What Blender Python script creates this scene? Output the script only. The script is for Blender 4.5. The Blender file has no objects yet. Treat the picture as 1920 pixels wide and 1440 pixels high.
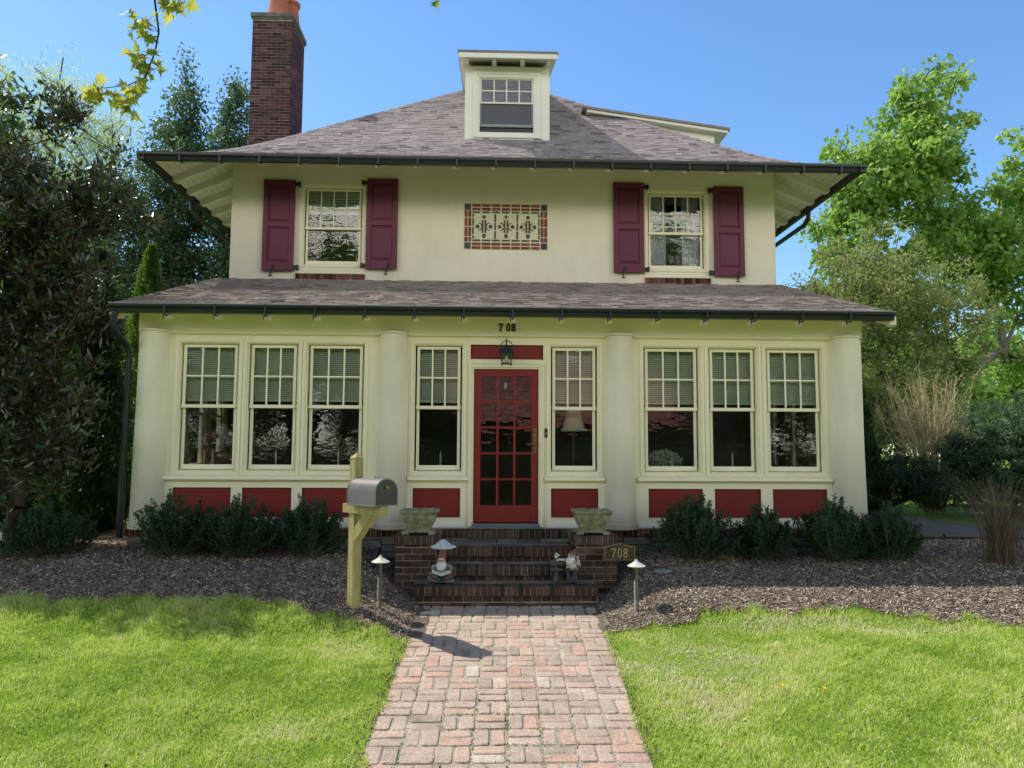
import bpy, math, random
import numpy as np
from mathutils import Vector, Matrix
random.seed(7); RNG = np.random.default_rng(7)
SC = bpy.context.scene; COL = SC.collection
R = math.radians

# ------------------------------------------------------------------ helpers
def tag(o, label=None, cat=None, group=None, kind=None):
    if label: o['label'] = label
    if cat: o['category'] = cat
    if group: o['group'] = group
    if kind: o['kind'] = kind
    return o

def empty(name, loc=(0, 0, 0), label=None, cat=None, group=None, kind=None, rz=0):
    o = bpy.data.objects.new(name, None); COL.objects.link(o)
    o.location = loc; o.rotation_euler = (0, 0, rz); o.empty_display_size = .2
    return tag(o, label, cat, group, kind)

def link(name, me, parent=None, mats=()):
    for m in mats: me.materials.append(m)
    o = bpy.data.objects.new(name, me); COL.objects.link(o)
    if parent: o.parent = parent
    return o

def local(o, parent):
    """mesh was built in world coordinates; make it local to the parent chain"""
    m = Matrix.Identity(4); p = parent
    while p:
        m = (Matrix.Translation(p.location) @ p.rotation_euler.to_matrix().to_4x4()) @ m
        p = p.parent
    o.data.transform(m.inverted())

class MB:
    def __init__(s): s.v = []; s.f = []; s.m = []; s.t = []
    def add(s, vs, fs, mi=0, t=.5):
        b = len(s.v); s.v += [tuple(v) for v in vs]; s.t += [t] * len(vs)
        for f in fs: s.f.append(tuple(b + i for i in f)); s.m.append(mi)
    def box(s, x0, x1, y0, y1, z0, z1, mi=0, t=.5, jit=0):
        if x0 > x1: x0, x1 = x1, x0
        if y0 > y1: y0, y1 = y1, y0
        vs = [(x, y, z) for z in (z0, z1) for x, y in ((x0, y0), (x1, y0), (x1, y1), (x0, y1))]
        if jit: vs = [tuple(c + random.uniform(-jit, jit) for c in v) for v in vs]
        s.add(vs, [(3, 2, 1, 0), (4, 5, 6, 7), (0, 1, 5, 4), (1, 2, 6, 5), (2, 3, 7, 6), (3, 0, 4, 7)], mi, t)
    def obox(s, c, sx, sy, sz, M, mi=0, t=.5):
        vs = [Vector(c) + M @ Vector((x * sx / 2, y * sy / 2, z * sz / 2)) for z in (-1, 1) for x, y in ((-1, -1), (1, -1), (1, 1), (-1, 1))]
        s.add(vs, [(3, 2, 1, 0), (4, 5, 6, 7), (0, 1, 5, 4), (1, 2, 6, 5), (2, 3, 7, 6), (3, 0, 4, 7)], mi, t)
    def prism(s, pts, a0, a1, axis='x', mi=0, t=.5):
        """pts 2-D polygon, extruded along an axis; axis x: pts=(y,z); axis y: pts=(x,z); axis z: pts=(x,y)"""
        def P(p, a):
            return {'x': (a, p[0], p[1]), 'y': (p[0], a, p[1]), 'z': (p[0], p[1], a)}[axis]
        n = len(pts); vs = [P(p, a0) for p in pts] + [P(p, a1) for p in pts]
        fs = [(i, (i + 1) % n, n + (i + 1) % n, n + i) for i in range(n)]
        s.add(vs, fs + [tuple(range(n - 1, -1, -1)), tuple(range(n, 2 * n))], mi, t)
    def tube(s, pts, rad, n=8, mi=0, t=.5, cap=True):
        pts = [Vector(p) for p in pts]
        if not hasattr(rad, '__len__'): rad = [rad] * len(pts)
        vs = []; up = Vector((.13, .21, 1)).normalized()
        for i, p in enumerate(pts):
            d = (pts[min(i + 1, len(pts) - 1)] - pts[max(i - 1, 0)]).normalized()
            a = d.cross(up)
            if a.length < .05: a = d.cross(Vector((1, 0, 0)))
            a.normalize(); b = d.cross(a)
            vs += [p + (a * math.cos(2 * math.pi * k / n) + b * math.sin(2 * math.pi * k / n)) * rad[i] for k in range(n)]
        fs = [(i * n + k, i * n + (k + 1) % n, (i + 1) * n + (k + 1) % n, (i + 1) * n + k) for i in range(len(pts) - 1) for k in range(n)]
        if cap: fs += [tuple(range(n - 1, -1, -1)), tuple(range((len(pts) - 1) * n, len(pts) * n))]
        s.add(vs, fs, mi, t)
    def lathe(s, c, prof, n=24, mi=0, t=.5, wob=0):
        """prof list of (r,z) from bottom to top around c"""
        vs = []
        for r, z in prof:
            for k in range(n):
                a = 2 * math.pi * k / n; rr = r * (1 + wob * math.sin(3 * a + z * 9) * .5 + wob * math.sin(5 * a + 1) * .5)
                vs.append((c[0] + rr * math.cos(a), c[1] + rr * math.sin(a), c[2] + z))
        m = len(prof)
        fs = [(i * n + k, i * n + (k + 1) % n, (i + 1) * n + (k + 1) % n, (i + 1) * n + k) for i in range(m - 1) for k in range(n)]
        fs += [tuple(range(n - 1, -1, -1)), tuple(range((m - 1) * n, m * n))]
        s.add(vs, fs, mi, t)
    def ball(s, c, rx, ry=None, rz=None, n=12, mi=0, t=.5, M=None):
        ry = ry or rx; rz = rz or rx; vs = []; h = n // 2
        for i in range(1, h):
            ph = math.pi * i / h
            for k in range(n):
                a = 2 * math.pi * k / n
                v = Vector((rx * math.sin(ph) * math.cos(a), ry * math.sin(ph) * math.sin(a), -rz * math.cos(ph)))
                if M: v = M @ v
                vs.append(Vector(c) + v)
        b = Vector((0, 0, -rz)); tp = Vector((0, 0, rz))
        if M: b = M @ b; tp = M @ tp
        vs += [Vector(c) + b, Vector(c) + tp]; B = len(vs) - 2; T = B + 1
        fs = [(i * n + k, i * n + (k + 1) % n, (i + 1) * n + (k + 1) % n, (i + 1) * n + k) for i in range(h - 2) for k in range(n)]
        fs += [(B, (k + 1) % n, k) for k in range(n)] + [(T, (h - 2) * n + k, (h - 2) * n + (k + 1) % n) for k in range(n)]
        s.add(vs, fs, mi, t)
    def build(s, name, mats, parent=None, smooth=False, bevel=0):
        me = bpy.data.meshes.new(name)
        me.from_pydata(s.v, [], s.f)
        me.polygons.foreach_set('material_index', s.m)
        a = me.attributes.new('tint', 'FLOAT', 'POINT'); a.data.foreach_set('value', s.t)
        if smooth:
            me.polygons.foreach_set('use_smooth', [True] * len(s.f))
            if smooth != 'all':
                try: me.set_sharp_from_angle(angle=R(40))
                except Exception: pass
        if not isinstance(mats, (list, tuple)): mats = [mats]
        me.update()
        o = link(name, me, parent, mats)
        if parent: local(o, parent)
        if bevel:
            b = o.modifiers.new('bevel', 'BEVEL'); b.width = bevel; b.segments = 2; b.limit_method = 'ANGLE'; b.angle_limit = R(50)
        return o

def np_mesh(name, verts, nper, tint=None, faces=None, mats=(), parent=None, smooth=False):
    """verts (N*nper,3); faces: list of index tuples within one item"""
    n = len(verts) // nper
    me = bpy.data.meshes.new(name)
    me.vertices.add(len(verts)); me.vertices.foreach_set('co', np.ascontiguousarray(verts, dtype=np.float32).ravel())
    flat = np.concatenate([np.array(f) for f in faces]); tot = np.array([len(f) for f in faces])
    L = (np.arange(n)[:, None] * nper + flat[None, :]).ravel()
    tots = np.tile(tot, n); st = np.concatenate([[0], np.cumsum(tots)[:-1]])
    me.loops.add(len(L)); me.loops.foreach_set('vertex_index', L.astype(np.int32))
    me.polygons.add(len(tots)); me.polygons.foreach_set('loop_start', st.astype(np.int32))
    try: me.polygons.foreach_set('loop_total', tots.astype(np.int32))
    except Exception: pass
    if smooth: me.polygons.foreach_set('use_smooth', np.ones(len(tots), dtype=bool))
    me.update(calc_edges=True); me.validate()
    if tint is not None:
        a = me.attributes.new('tint', 'FLOAT', 'POINT'); a.data.foreach_set('value', np.repeat(tint, nper).astype(np.float32))
    o = link(name, me, parent, mats)
    return o

# ------------------------------------------------------------------ materials
def nodes(name):
    m = bpy.data.materials.new(name); m.use_nodes = True
    nt = m.node_tree; nt.nodes.clear()
    return m, nt, lambda k: nt.nodes.new('ShaderNode' + k)

def ramp(nt, N, fac, cols):
    r = N('ValToRGB'); e = r.color_ramp.elements
    while len(e) < len(cols): e.new(.5)
    for i, c in enumerate(cols):
        e[i].position = i / max(1, len(cols) - 1); e[i].color = (*c, 1)
    nt.links.new(fac, r.inputs[0]); return r.outputs[0]

def pm(name, cols, rough=.8, var=.25, ns=3, tint=False, bump=0, bs=40, spec=.3, metal=0, fine=.15, fs=60, stretch=None, brickmap=None, grime=None):
    if not isinstance(cols[0], (tuple, list)): cols = [cols]
    m, nt, N = nodes(name); L = nt.links.new
    out = N('OutputMaterial'); p = N('BsdfPrincipled'); L(p.outputs[0], out.inputs[0])
    tc = N('TexCoord'); co = tc.outputs['Object']
    if stretch:
        mp = N('Mapping'); mp.inputs['Scale'].default_value = stretch; L(co, mp.inputs[0]); co = mp.outputs[0]
    n1 = N('TexNoise'); n1.inputs['Scale'].default_value = ns; n1.inputs['Detail'].default_value = 6; n1.inputs['Roughness'].default_value = .65; L(co, n1.inputs['Vector'])
    if tint:
        at = N('Attribute'); at.attribute_name = 'tint'
        a = N('Math'); a.operation = 'MULTIPLY_ADD'; L(n1.outputs[0], a.inputs[0]); a.inputs[1].default_value = .35
        L(at.outputs['Fac'], a.inputs[2]); b = N('Math'); b.operation = 'SUBTRACT'; L(a.outputs[0], b.inputs[0]); b.inputs[1].default_value = .175; fac = b.outputs[0]
    else: fac = n1.outputs[0]
    col = ramp(nt, N, fac, cols if len(cols) > 1 else [cols[0], cols[0]])
    # large + fine value variation
    n2 = N('TexNoise'); n2.inputs['Scale'].default_value = fs; n2.inputs['Detail'].default_value = 3; L(co, n2.inputs['Vector'])
    mr = N('MapRange'); L(n1.outputs[0], mr.inputs[0]); mr.inputs[1].default_value = .3; mr.inputs[2].default_value = .7; mr.inputs[3].default_value = 1 - var; mr.inputs[4].default_value = 1 + var * .6
    mr2 = N('MapRange'); L(n2.outputs[0], mr2.inputs[0]); mr2.inputs[1].default_value = .3; mr2.inputs[2].default_value = .7; mr2.inputs[3].default_value = 1 - fine; mr2.inputs[4].default_value = 1 + fine
    mu = N('Math'); mu.operation = 'MULTIPLY'; L(mr.outputs[0], mu.inputs[0]); L(mr2.outputs[0], mu.inputs[1])
    hs = N('HueSaturation'); L(mu.outputs[0], hs.inputs['Value']); L(col, hs.inputs['Color'])
    cout = hs.outputs[0]
    if name == 'cream_stucco' or name == 'cream_column_stucco':
        ms = N('Mapping'); ms.inputs['Scale'].default_value = (3, 3, .5); L(tc.outputs['Object'], ms.inputs[0])
        n5 = N('TexNoise'); n5.inputs['Scale'].default_value = 1.6; n5.inputs['Detail'].default_value = 6; n5.inputs['Roughness'].default_value = .7; L(ms.outputs[0], n5.inputs['Vector'])
        m5 = N('MapRange'); L(n5.outputs[0], m5.inputs[0]); m5.inputs[1].default_value = .42; m5.inputs[2].default_value = .62; m5.inputs[3].default_value = .965; m5.inputs[4].default_value = 1.0
        h5 = N('HueSaturation'); L(m5.outputs[0], h5.inputs['Value']); L(cout, h5.inputs['Color']); cout = h5.outputs[0]
    if grime:  # (colour, z0, z1): dirt fading with height
        sp = N('SeparateXYZ'); L(tc.outputs['Object'], sp.inputs[0])
        g = N('MapRange'); L(sp.outputs[2], g.inputs[0]); g.inputs[1].default_value = grime[2]; g.inputs[2].default_value = grime[1]
        gm = N('Math'); gm.operation = 'MULTIPLY'; L(g.outputs[0], gm.inputs[0]); L(n1.outputs[0], gm.inputs[1])
        mx = N('MixRGB'); L(gm.outputs[0], mx.inputs[0]); L(cout, mx.inputs[1]); mx.inputs[2].default_value = (*grime[0], 1); cout = mx.outputs[0]
    L(cout, p.inputs['Base Color'])
    p.inputs['Roughness'].default_value = rough; p.inputs['Metallic'].default_value = metal
    p.inputs['Specular IOR Level'].default_value = spec
    if bump:
        n3 = N('TexNoise'); n3.inputs['Scale'].default_value = bs; n3.inputs['Detail'].default_value = 5; L(co, n3.inputs['Vector'])
        bp = N('Bump'); bp.inputs['Strength'].default_value = 1; bp.inputs['Distance'].default_value = bump; L(n3.outputs[0], bp.inputs['Height']); L(bp.outputs[0], p.inputs['Normal'])
    return m

def leafmat(name, cols, trans, rough=.5, tw=.4, back=None, spec=.35):
    m, nt, N = nodes(name); L = nt.links.new
    out = N('OutputMaterial'); p = N('BsdfPrincipled'); tr = N('BsdfTranslucent'); mx = N('MixShader')
    at = N('Attribute'); at.attribute_name = 'tint'
    col = ramp(nt, N, at.outputs['Fac'], cols)
    tcol = ramp(nt, N, at.outputs['Fac'], trans)
    if back:
        g = N('NewGeometry'); mc = N('MixRGB'); L(g.outputs['Backfacing'], mc.inputs[0]); L(col, mc.inputs[1]); mc.inputs[2].default_value = (*back, 1); col = mc.outputs[0]
    L(col, p.inputs['Base Color']); p.inputs['Roughness'].default_value = rough; p.inputs['Specular IOR Level'].default_value = spec
    L(tcol, tr.inputs[0]); mx.inputs[0].default_value = tw
    L(p.outputs[0], mx.inputs[1]); L(tr.outputs[0], mx.inputs[2]); L(mx.outputs[0], out.inputs[0])
    return m

def glassmat(name, wave=.004, scale=4.5, refl=2.1, tint=(.80, .86, .82)):
    m, nt, N = nodes(name); L = nt.links.new
    out = N('OutputMaterial'); tr = N('BsdfTransparent'); gl = N('BsdfGlossy'); mx = N('MixShader'); fr = N('Fresnel')
    tc = N('TexCoord'); mp = N('Mapping'); mp.inputs['Scale'].default_value = (1, 1, 2.2); L(tc.outputs['Object'], mp.inputs[0])
    n = N('TexNoise'); n.inputs['Scale'].default_value = scale; n.inputs['Detail'].default_value = 2; L(mp.outputs[0], n.inputs['Vector'])
    b = N('Bump'); b.inputs['Distance'].default_value = wave; b.inputs['Strength'].default_value = 1; L(n.outputs[0], b.inputs['Height'])
    L(b.outputs[0], gl.inputs['Normal']); gl.inputs['Roughness'].default_value = .01; gl.inputs['Color'].default_value = (.97, .98, 1, 1)
    fr.inputs[0].default_value = 1.5; ml = N('Math'); ml.operation = 'MULTIPLY_ADD'; L(fr.outputs[0], ml.inputs[0]); ml.inputs[1].default_value = refl; ml.inputs[2].default_value = .03; ml.use_clamp = True
    tr.inputs[0].default_value = (*tint, 1)
    L(ml.outputs[0], mx.inputs[0]); L(tr.outputs[0], mx.inputs[1]); L(gl.outputs[0], mx.inputs[2]); L(mx.outputs[0], out.inputs[0])
    return m

CREAM = (.72, .645, .40)
M = dict(
    stucco=pm('cream_stucco', [(.80, .73, .57), (.84, .775, .62)], .9, .07, .9, bump=.004, bs=55, fine=.03, spec=.15),
    trim=pm('cream_trim_paint', [(.87, .80, .58), (.89, .825, .62)], .55, .05, 1.3, bump=.0008, bs=30, fine=.02, spec=.3),
    trim2=pm('cream_column_stucco', [(.80, .73, .56), (.83, .765, .60)], .85, .08, 1.2, bump=.009, bs=14, fine=.03, spec=.15, grime=((.35, .33, .26), .78, 1.5)),
    white=pm('white_trim_paint', (.78, .75, .66), .5, .05, 2, fine=.02),
    maroon=pm('maroon_panel_paint', [(.185, .018, .017), (.22, .024, .020)], .5, .08, 2, fine=.04, bump=.0006, bs=90),
    shutter=pm('maroon_shutter_paint', [(.12, .024, .048), (.15, .030, .058)], .5, .08, 1.5, fine=.03, bump=.0005, bs=60),
    door=pm('red_door_paint', [(.20, .019, .018), (.23, .025, .021)], .42, .06, 1.6, fine=.03),
    gutter=pm('dark_bronze_metal', [(.010, .013, .015), (.018, .022, .024)], .38, .15, 4, fine=.06, spec=.5),
    black=pm('black_iron', (.012, .013, .015), .45, .1, 8, spec=.5),
    shingle=pm('grey_brown_shingles', [(.13, .108, .108), (.25, .212, .21), (.30, .256, .253), (.36, .31, .305)], .95, .12, 1.6, tint=True, fine=.32, fs=110, bump=.003, bs=160, spec=.1),
    shingle2=pm('warm_brown_shingles', [(.135, .108, .095), (.25, .205, .18), (.31, .257, .226), (.38, .32, .282)], .95, .12, 1.6, tint=True, fine=.32, fs=110, bump=.003, bs=160, spec=.1),
    brick=pm('dark_red_brick', [(.055, .022, .018), (.115, .042, .032), (.18, .065, .046), (.24, .10, .07)], .9, .2, 9, tint=True, fine=.25, fs=70, bump=.004, bs=90, spec=.15),
    stepbrick=pm('brown_step_brick', [(.040, .027, .023), (.085, .050, .040), (.135, .085, .066), (.25, .19, .155)], .85, .25, 7, tint=True, fine=.25, fs=70, bump=.004, bs=90, spec=.2),
    tread=pm('skylit_step_tread', [(.17, .14, .12), (.25, .21, .185), (.32, .27, .24)], .85, .25, 7, tint=True, fine=.2, fs=70, bump=.004, bs=90, spec=.25),  # lighter than the riser brick: skylight on the treads put into the colour
    mortar=pm('lime_mortar', [(.26, .24, .21), (.38, .35, .31)], .95, .2, 8, fine=.2, bump=.004, bs=70, spec=.1),
    mortard=pm('aged_mortar', [(.30, .27, .20), (.46, .41, .32)], .95, .3, 6, fine=.2, bump=.004, bs=70, spec=.1),
    stone=pm('foundation_stone', [(.16, .15, .13), (.30, .28, .24)], .9, .3, 5, tint=True, fine=.25, bump=.01, bs=25),
    cast=pm('weathered_cast_stone', [(.13, .13, .085), (.27, .27, .175), (.38, .37, .26)], .95, .35, 14, fine=.3, fs=120, bump=.008, bs=60, spec=.1),
    soil=pm('potting_soil', [(.03, .02, .015), (.07, .05, .035)], .95, .3, 30, fine=.4, bump=.01, bs=60),
    wood=pm('treated_pine', [(.30, .24, .09), (.42, .35, .15), (.48, .42, .21)], .75, .18, 3, fine=.16, fs=25, stretch=(9, 9, 1), bump=.002, bs=10, spec=.2),
    box=pm('bronze_mailbox_metal', [(.17, .155, .15), (.23, .21, .205)], .45, .12, 6, metal=.35, fine=.06, spec=.5),
    lampcap=pm('weathered_lamp_cap', [(.55, .53, .48), (.68, .66, .60)], .5, .12, 20, fine=.08, spec=.4),
    post=pm('lamp_post_metal', [(.13, .13, .13), (.22, .22, .21)], .35, .15, 20, metal=.5, fine=.1),
    bark=pm('bark', [(.045, .036, .028), (.10, .082, .064)], .95, .3, 6, fine=.3, bump=.015, bs=25, stretch=(3, 3, 1)),
    barkg=pm('grey_bark', [(.10, .092, .075), (.20, .185, .155)], .95, .3, 6, fine=.3, bump=.01, bs=25, stretch=(3, 3, 1)),
    twig=pm('pale_twigs', [(.44, .34, .20), (.66, .54, .34)], .9, .25, 5, fine=.2),
    glass=glassmat('window_glass', wave=.0015, refl=2.5, tint=(.92, .95, .93)), glassd=glassmat('door_glass', .0028, 3.5, 2.2, (.9, .92, .9)), glassu=glassmat('upper_window_glass', .0028, 3.0, 1.5, (.85, .9, .92)),
    blind=pm('blind_slats', (.84, .88, .76), .6, .05, 3, fine=.02), curtain=pm('curtain_cloth', (.55, .56, .60), .9, .1, 4),
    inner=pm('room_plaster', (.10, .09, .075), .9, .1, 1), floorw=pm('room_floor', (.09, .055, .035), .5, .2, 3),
    candle=pm('candle_wax', (.75, .72, .62), .4, .03, 4), brass=pm('aged_brass', [(.20, .14, .06), (.32, .24, .11)], .35, .2, 20, metal=.8),
    shade=pm('lamp_shade_cloth', (.82, .77, .60), .9, .06, 5), flower=pm('white_petals', [(.55, .58, .50), (.75, .76, .70)], .8, .2, 20, tint=True),
    thresh=pm('grey_threshold', (.16, .19, .19), .5, .1, 5), terra=pm('terracotta', [(.33, .10, .06), (.44, .16, .10)], .85, .2, 4, fine=.1),
    capst=pm('chimney_cap_concrete', [(.09, .085, .08), (.17, .16, .145)], .9, .3, 6, fine=.15),
    chrome=pm('grey_plastic', (.25, .26, .27), .4, .1, 5),
    plaque=pm('bronze_plaque', [(.062, .052, .034), (.09, .075, .05)], .45, .15, 10, metal=.3), gold=pm('gold_numerals', (.50, .38, .16), .4, .1, 10, metal=.3),
    rock=pm('sandstone_rock', [(.20, .12, .08), (.34, .22, .15)], .95, .3, 5, fine=.25, bump=.015, bs=15),
    flag=pm('flagstone', [(.09, .088, .08), (.16, .155, .14)], .8, .2, 2, fine=.15, bump=.006, bs=12),
    tile_r=pm('red_tiles', [(.16, .035, .028), (.26, .06, .042), (.30, .085, .05)], .6, .2, 20, tint=True, fine=.1),
    tile_g=pm('dark_green_tiles', [(.018, .03, .035), (.05, .065, .06), (.07, .07, .06)], .5, .2, 20, tint=True, fine=.1),
    tile_b=pm('brown_tiles', [(.06, .045, .045), (.12, .095, .085)], .6, .2, 20, tint=True, fine=.1),
    tile_bg=pm('mosaic_ground', (.66, .62, .44), .9, .06, 6, bump=.003, bs=60),
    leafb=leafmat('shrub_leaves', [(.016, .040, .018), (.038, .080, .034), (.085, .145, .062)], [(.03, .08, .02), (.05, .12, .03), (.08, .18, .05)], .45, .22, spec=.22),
    leafm=leafmat('magnolia_leaves', [(.028, .050, .024), (.058, .085, .038), (.105, .125, .065)], [(.05, .09, .02), (.08, .12, .03), (.16, .14, .04)], .24, .18, back=(.055, .042, .022), spec=.6),
    leafp=leafmat('pear_leaves', [(.025, .055, .028), (.05, .095, .046), (.11, .17, .085)], [(.10, .19, .05), (.16, .28, .08), (.28, .40, .14)], .38, .35),
    leafl=leafmat('linden_leaves', [(.12, .21, .05), (.21, .33, .075), (.34, .47, .13)], [(.30, .50, .08), (.42, .64, .11), (.56, .74, .18)], .42, .5),
    leafo=leafmat('olive_tree_leaves', [(.10, .15, .045), (.18, .235, .075), (.34, .37, .14)], [(.30, .38, .10), (.46, .52, .15), (.62, .60, .22)], .5, .42),
    leaff=leafmat('pale_spring_leaves', [(.26, .33, .14), (.36, .43, .19), (.46, .52, .26)], [(.50, .60, .24), (.62, .72, .30), (.74, .80, .40)], .6, .5),
    leafa=leafmat('arborvitae_sprays', [(.008, .022, .008), (.018, .045, .014), (.040, .085, .025)], [(.03, .09, .02), (.06, .15, .03), (.12, .24, .05)], .6, .25),
    leafag=leafmat('bright_arborvitae_sprays', [(.03, .07, .012), (.06, .12, .02), (.10, .18, .035)], [(.14, .26, .03), (.24, .38, .05), (.36, .50, .08)], .6, .4),
    leafy=leafmat('yew_needles', [(.010, .026, .014), (.022, .048, .022), (.04, .08, .034)], [(.03, .08, .02), (.05, .12, .03), (.08, .18, .05)], .6, .25),
    leafc=leafmat('blue_green_needles', [(.035, .07, .045), (.07, .12, .07), (.13, .20, .11)], [(.08, .18, .07), (.14, .26, .09), (.24, .38, .14)], .5, .3),
    leafk=leafmat('maple_leaves', [(.13, .24, .04), (.22, .32, .06), (.36, .36, .09)], [(.40, .52, .05), (.60, .62, .08), (.70, .62, .14)], .5, .5),
    straw=leafmat('dry_grass_stems', [(.09, .06, .035), (.17, .12, .075), (.28, .21, .14)], [(.12, .08, .04), (.2, .14, .08), (.3, .22, .12)], .7, .2),
    chip=pm('mulch_chips', [(.065, .045, .032), (.31, .235, .175), (.60, .49, .385), (.92, .80, .66)], .95, .2, 6, tint=True, fine=.2, fs=150, spec=.1),
)
grassm = leafmat('grass_blades', [(.22, .35, .045), (.48, .63, .10), (.70, .78, .22), (.82, .74, .44), (.92, .86, .66)],
                 [(.38, .56, .06), (.58, .75, .10), (.72, .82, .20), (.76, .70, .36), (.78, .70, .48)], .5, .42, spec=.3)

# ------------------------------------------------------------------ camera, sun, sky
p_, y_, r_ = R(5.16), R(2.03), R(.27)
fw = Vector((math.sin(y_) * math.cos(p_), math.cos(y_) * math.cos(p_), math.sin(p_)))
rt = Vector((math.cos(y_), -math.sin(y_), 0)); up = rt.cross(fw)
rt2 = rt * math.cos(r_) + up * math.sin(r_); up2 = up * math.cos(r_) - rt * math.sin(r_)
cam = bpy.data.cameras.new('camera'); cam.sensor_width = 36; cam.lens = 27; cam.clip_end = 3000; cam.clip_start = .05
co = bpy.data.objects.new('camera', cam); COL.objects.link(co)
co.matrix_world = Matrix(((rt2.x, up2.x, -fw.x, 0), (rt2.y, up2.y, -fw.y, -10), (rt2.z, up2.z, -fw.z, 1.70), (0, 0, 0, 1)))
SC.camera = co
tosun = Vector((-.64, .31, 1)).normalized()
sl = bpy.data.lights.new('sun', 'SUN'); sl.energy = 5.0; sl.angle = R(.53); sl.color = (1, .95, .86)
so = bpy.data.objects.new('sun', sl); COL.objects.link(so); so.rotation_euler = tosun.to_track_quat('Z', 'Y').to_euler(); so.location = (-8, 4, 14)
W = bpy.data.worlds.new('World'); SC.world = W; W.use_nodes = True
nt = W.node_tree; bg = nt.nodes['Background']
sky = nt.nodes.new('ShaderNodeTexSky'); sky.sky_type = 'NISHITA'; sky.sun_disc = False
sky.sun_elevation = math.asin(tosun.z); sky.sun_rotation = math.atan2(tosun.x, tosun.y)
sky.altitude = 0; sky.air_density = 1.0; sky.dust_density = .25; sky.ozone_density = 3.0
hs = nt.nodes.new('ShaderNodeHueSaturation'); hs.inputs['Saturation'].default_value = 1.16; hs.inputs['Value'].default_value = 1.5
nt.links.new(sky.outputs[0], hs.inputs['Color'])
# added bright band in the unseen sky behind the camera, fills the shaded facade
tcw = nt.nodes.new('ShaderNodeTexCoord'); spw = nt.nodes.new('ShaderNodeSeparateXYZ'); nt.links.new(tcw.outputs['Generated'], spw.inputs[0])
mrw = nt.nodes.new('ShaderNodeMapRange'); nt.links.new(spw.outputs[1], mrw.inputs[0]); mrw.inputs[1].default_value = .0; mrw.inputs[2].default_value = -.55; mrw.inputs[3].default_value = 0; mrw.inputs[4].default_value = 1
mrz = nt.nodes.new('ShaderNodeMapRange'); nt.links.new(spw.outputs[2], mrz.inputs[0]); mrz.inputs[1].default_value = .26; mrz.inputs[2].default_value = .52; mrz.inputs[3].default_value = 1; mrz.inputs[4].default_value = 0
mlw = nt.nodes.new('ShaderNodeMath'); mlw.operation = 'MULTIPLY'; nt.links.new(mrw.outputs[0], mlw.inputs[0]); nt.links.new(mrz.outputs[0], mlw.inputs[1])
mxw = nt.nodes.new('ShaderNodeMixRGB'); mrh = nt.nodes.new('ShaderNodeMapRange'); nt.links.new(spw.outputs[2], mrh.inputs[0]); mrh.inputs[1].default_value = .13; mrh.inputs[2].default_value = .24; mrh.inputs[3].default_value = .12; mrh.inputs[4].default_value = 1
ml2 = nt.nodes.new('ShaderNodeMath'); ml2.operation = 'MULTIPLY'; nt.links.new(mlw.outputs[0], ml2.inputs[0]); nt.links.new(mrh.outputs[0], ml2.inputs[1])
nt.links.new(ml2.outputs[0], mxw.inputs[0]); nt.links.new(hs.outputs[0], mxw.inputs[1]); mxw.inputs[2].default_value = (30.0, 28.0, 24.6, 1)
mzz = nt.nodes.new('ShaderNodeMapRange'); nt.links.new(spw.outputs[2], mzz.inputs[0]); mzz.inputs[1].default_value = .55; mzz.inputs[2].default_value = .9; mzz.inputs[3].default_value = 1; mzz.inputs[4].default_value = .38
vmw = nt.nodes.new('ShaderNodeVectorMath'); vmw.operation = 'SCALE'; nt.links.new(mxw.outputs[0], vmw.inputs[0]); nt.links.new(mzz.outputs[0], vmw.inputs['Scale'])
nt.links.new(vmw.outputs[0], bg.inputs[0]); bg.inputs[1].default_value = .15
SC.view_settings.view_transform = 'Standard'; SC.view_settings.look = 'None'; SC.view_settings.exposure = 0
SC.cycles.max_bounces = 8; SC.cycles.transparent_max_bounces = 12; SC.cycles.diffuse_bounces = 4

# ------------------------------------------------------------------ ground
def ss(a, b, x): t = np.clip((x - a) / (b - a), 0, 1); return t * t * (3 - 2 * t)
PX = np.array([-2.4, -1.85, -1.2, -.5, 0, 2]); PZ = np.array([0, .16, .30, .44, .5, .52])
def ground(x, y):
    x = np.asarray(x, float); y = np.asarray(y, float)
    p = np.where(y < -1.15, np.maximum(-.9, .1 * (y + 1.15)), 0)
    pr = np.where(y <= -2.4, np.maximum(-.85, .1 * (y + 2.4)), np.interp(y, PX, PZ))
    w = 3.5 + (1.9 - 3.5) * ss(-2.7, -1.9, y)
    b = ss(.85, 1, (np.abs(x - .28) - .85) / (w - .85) * .15 + .85)
    return p + b * (pr - p)
def gz(x, y): return float(ground(x, y))

LB = [(-60, -1.7), (-5.0, -1.7), (-3.88, -1.77), (-2.81, -1.71), (-1.88, -1.91), (-1.41, -2.09), (-1.09, -2.12), (-.83, -2.29)]
RB = [(1.28, -2.18), (1.58, -2.12), (1.91, -2.1), (2.69, -2.06), (3.82, -2.02), (4.56, -2.19), (5.35, -2.4), (8, -2.9), (60, -2.9)]
def bed_edge(x):
    x = np.asarray(x, float)
    n = .05 * np.sin(x * 5.1 + 1) + .035 * np.sin(x * 11.7) + .02 * np.sin(x * 23)
    return np.where(x < .3, np.interp(x, [a for a, b in LB], [b for a, b in LB]), np.interp(x, [a for a, b in RB], [b for a, b in RB])) + n
def path_lr(y):
    y = np.asarray(y, float); k = (y + 1.27) * .034
    return -.70 + k * .9, 1.27 + k * 1.25

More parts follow.
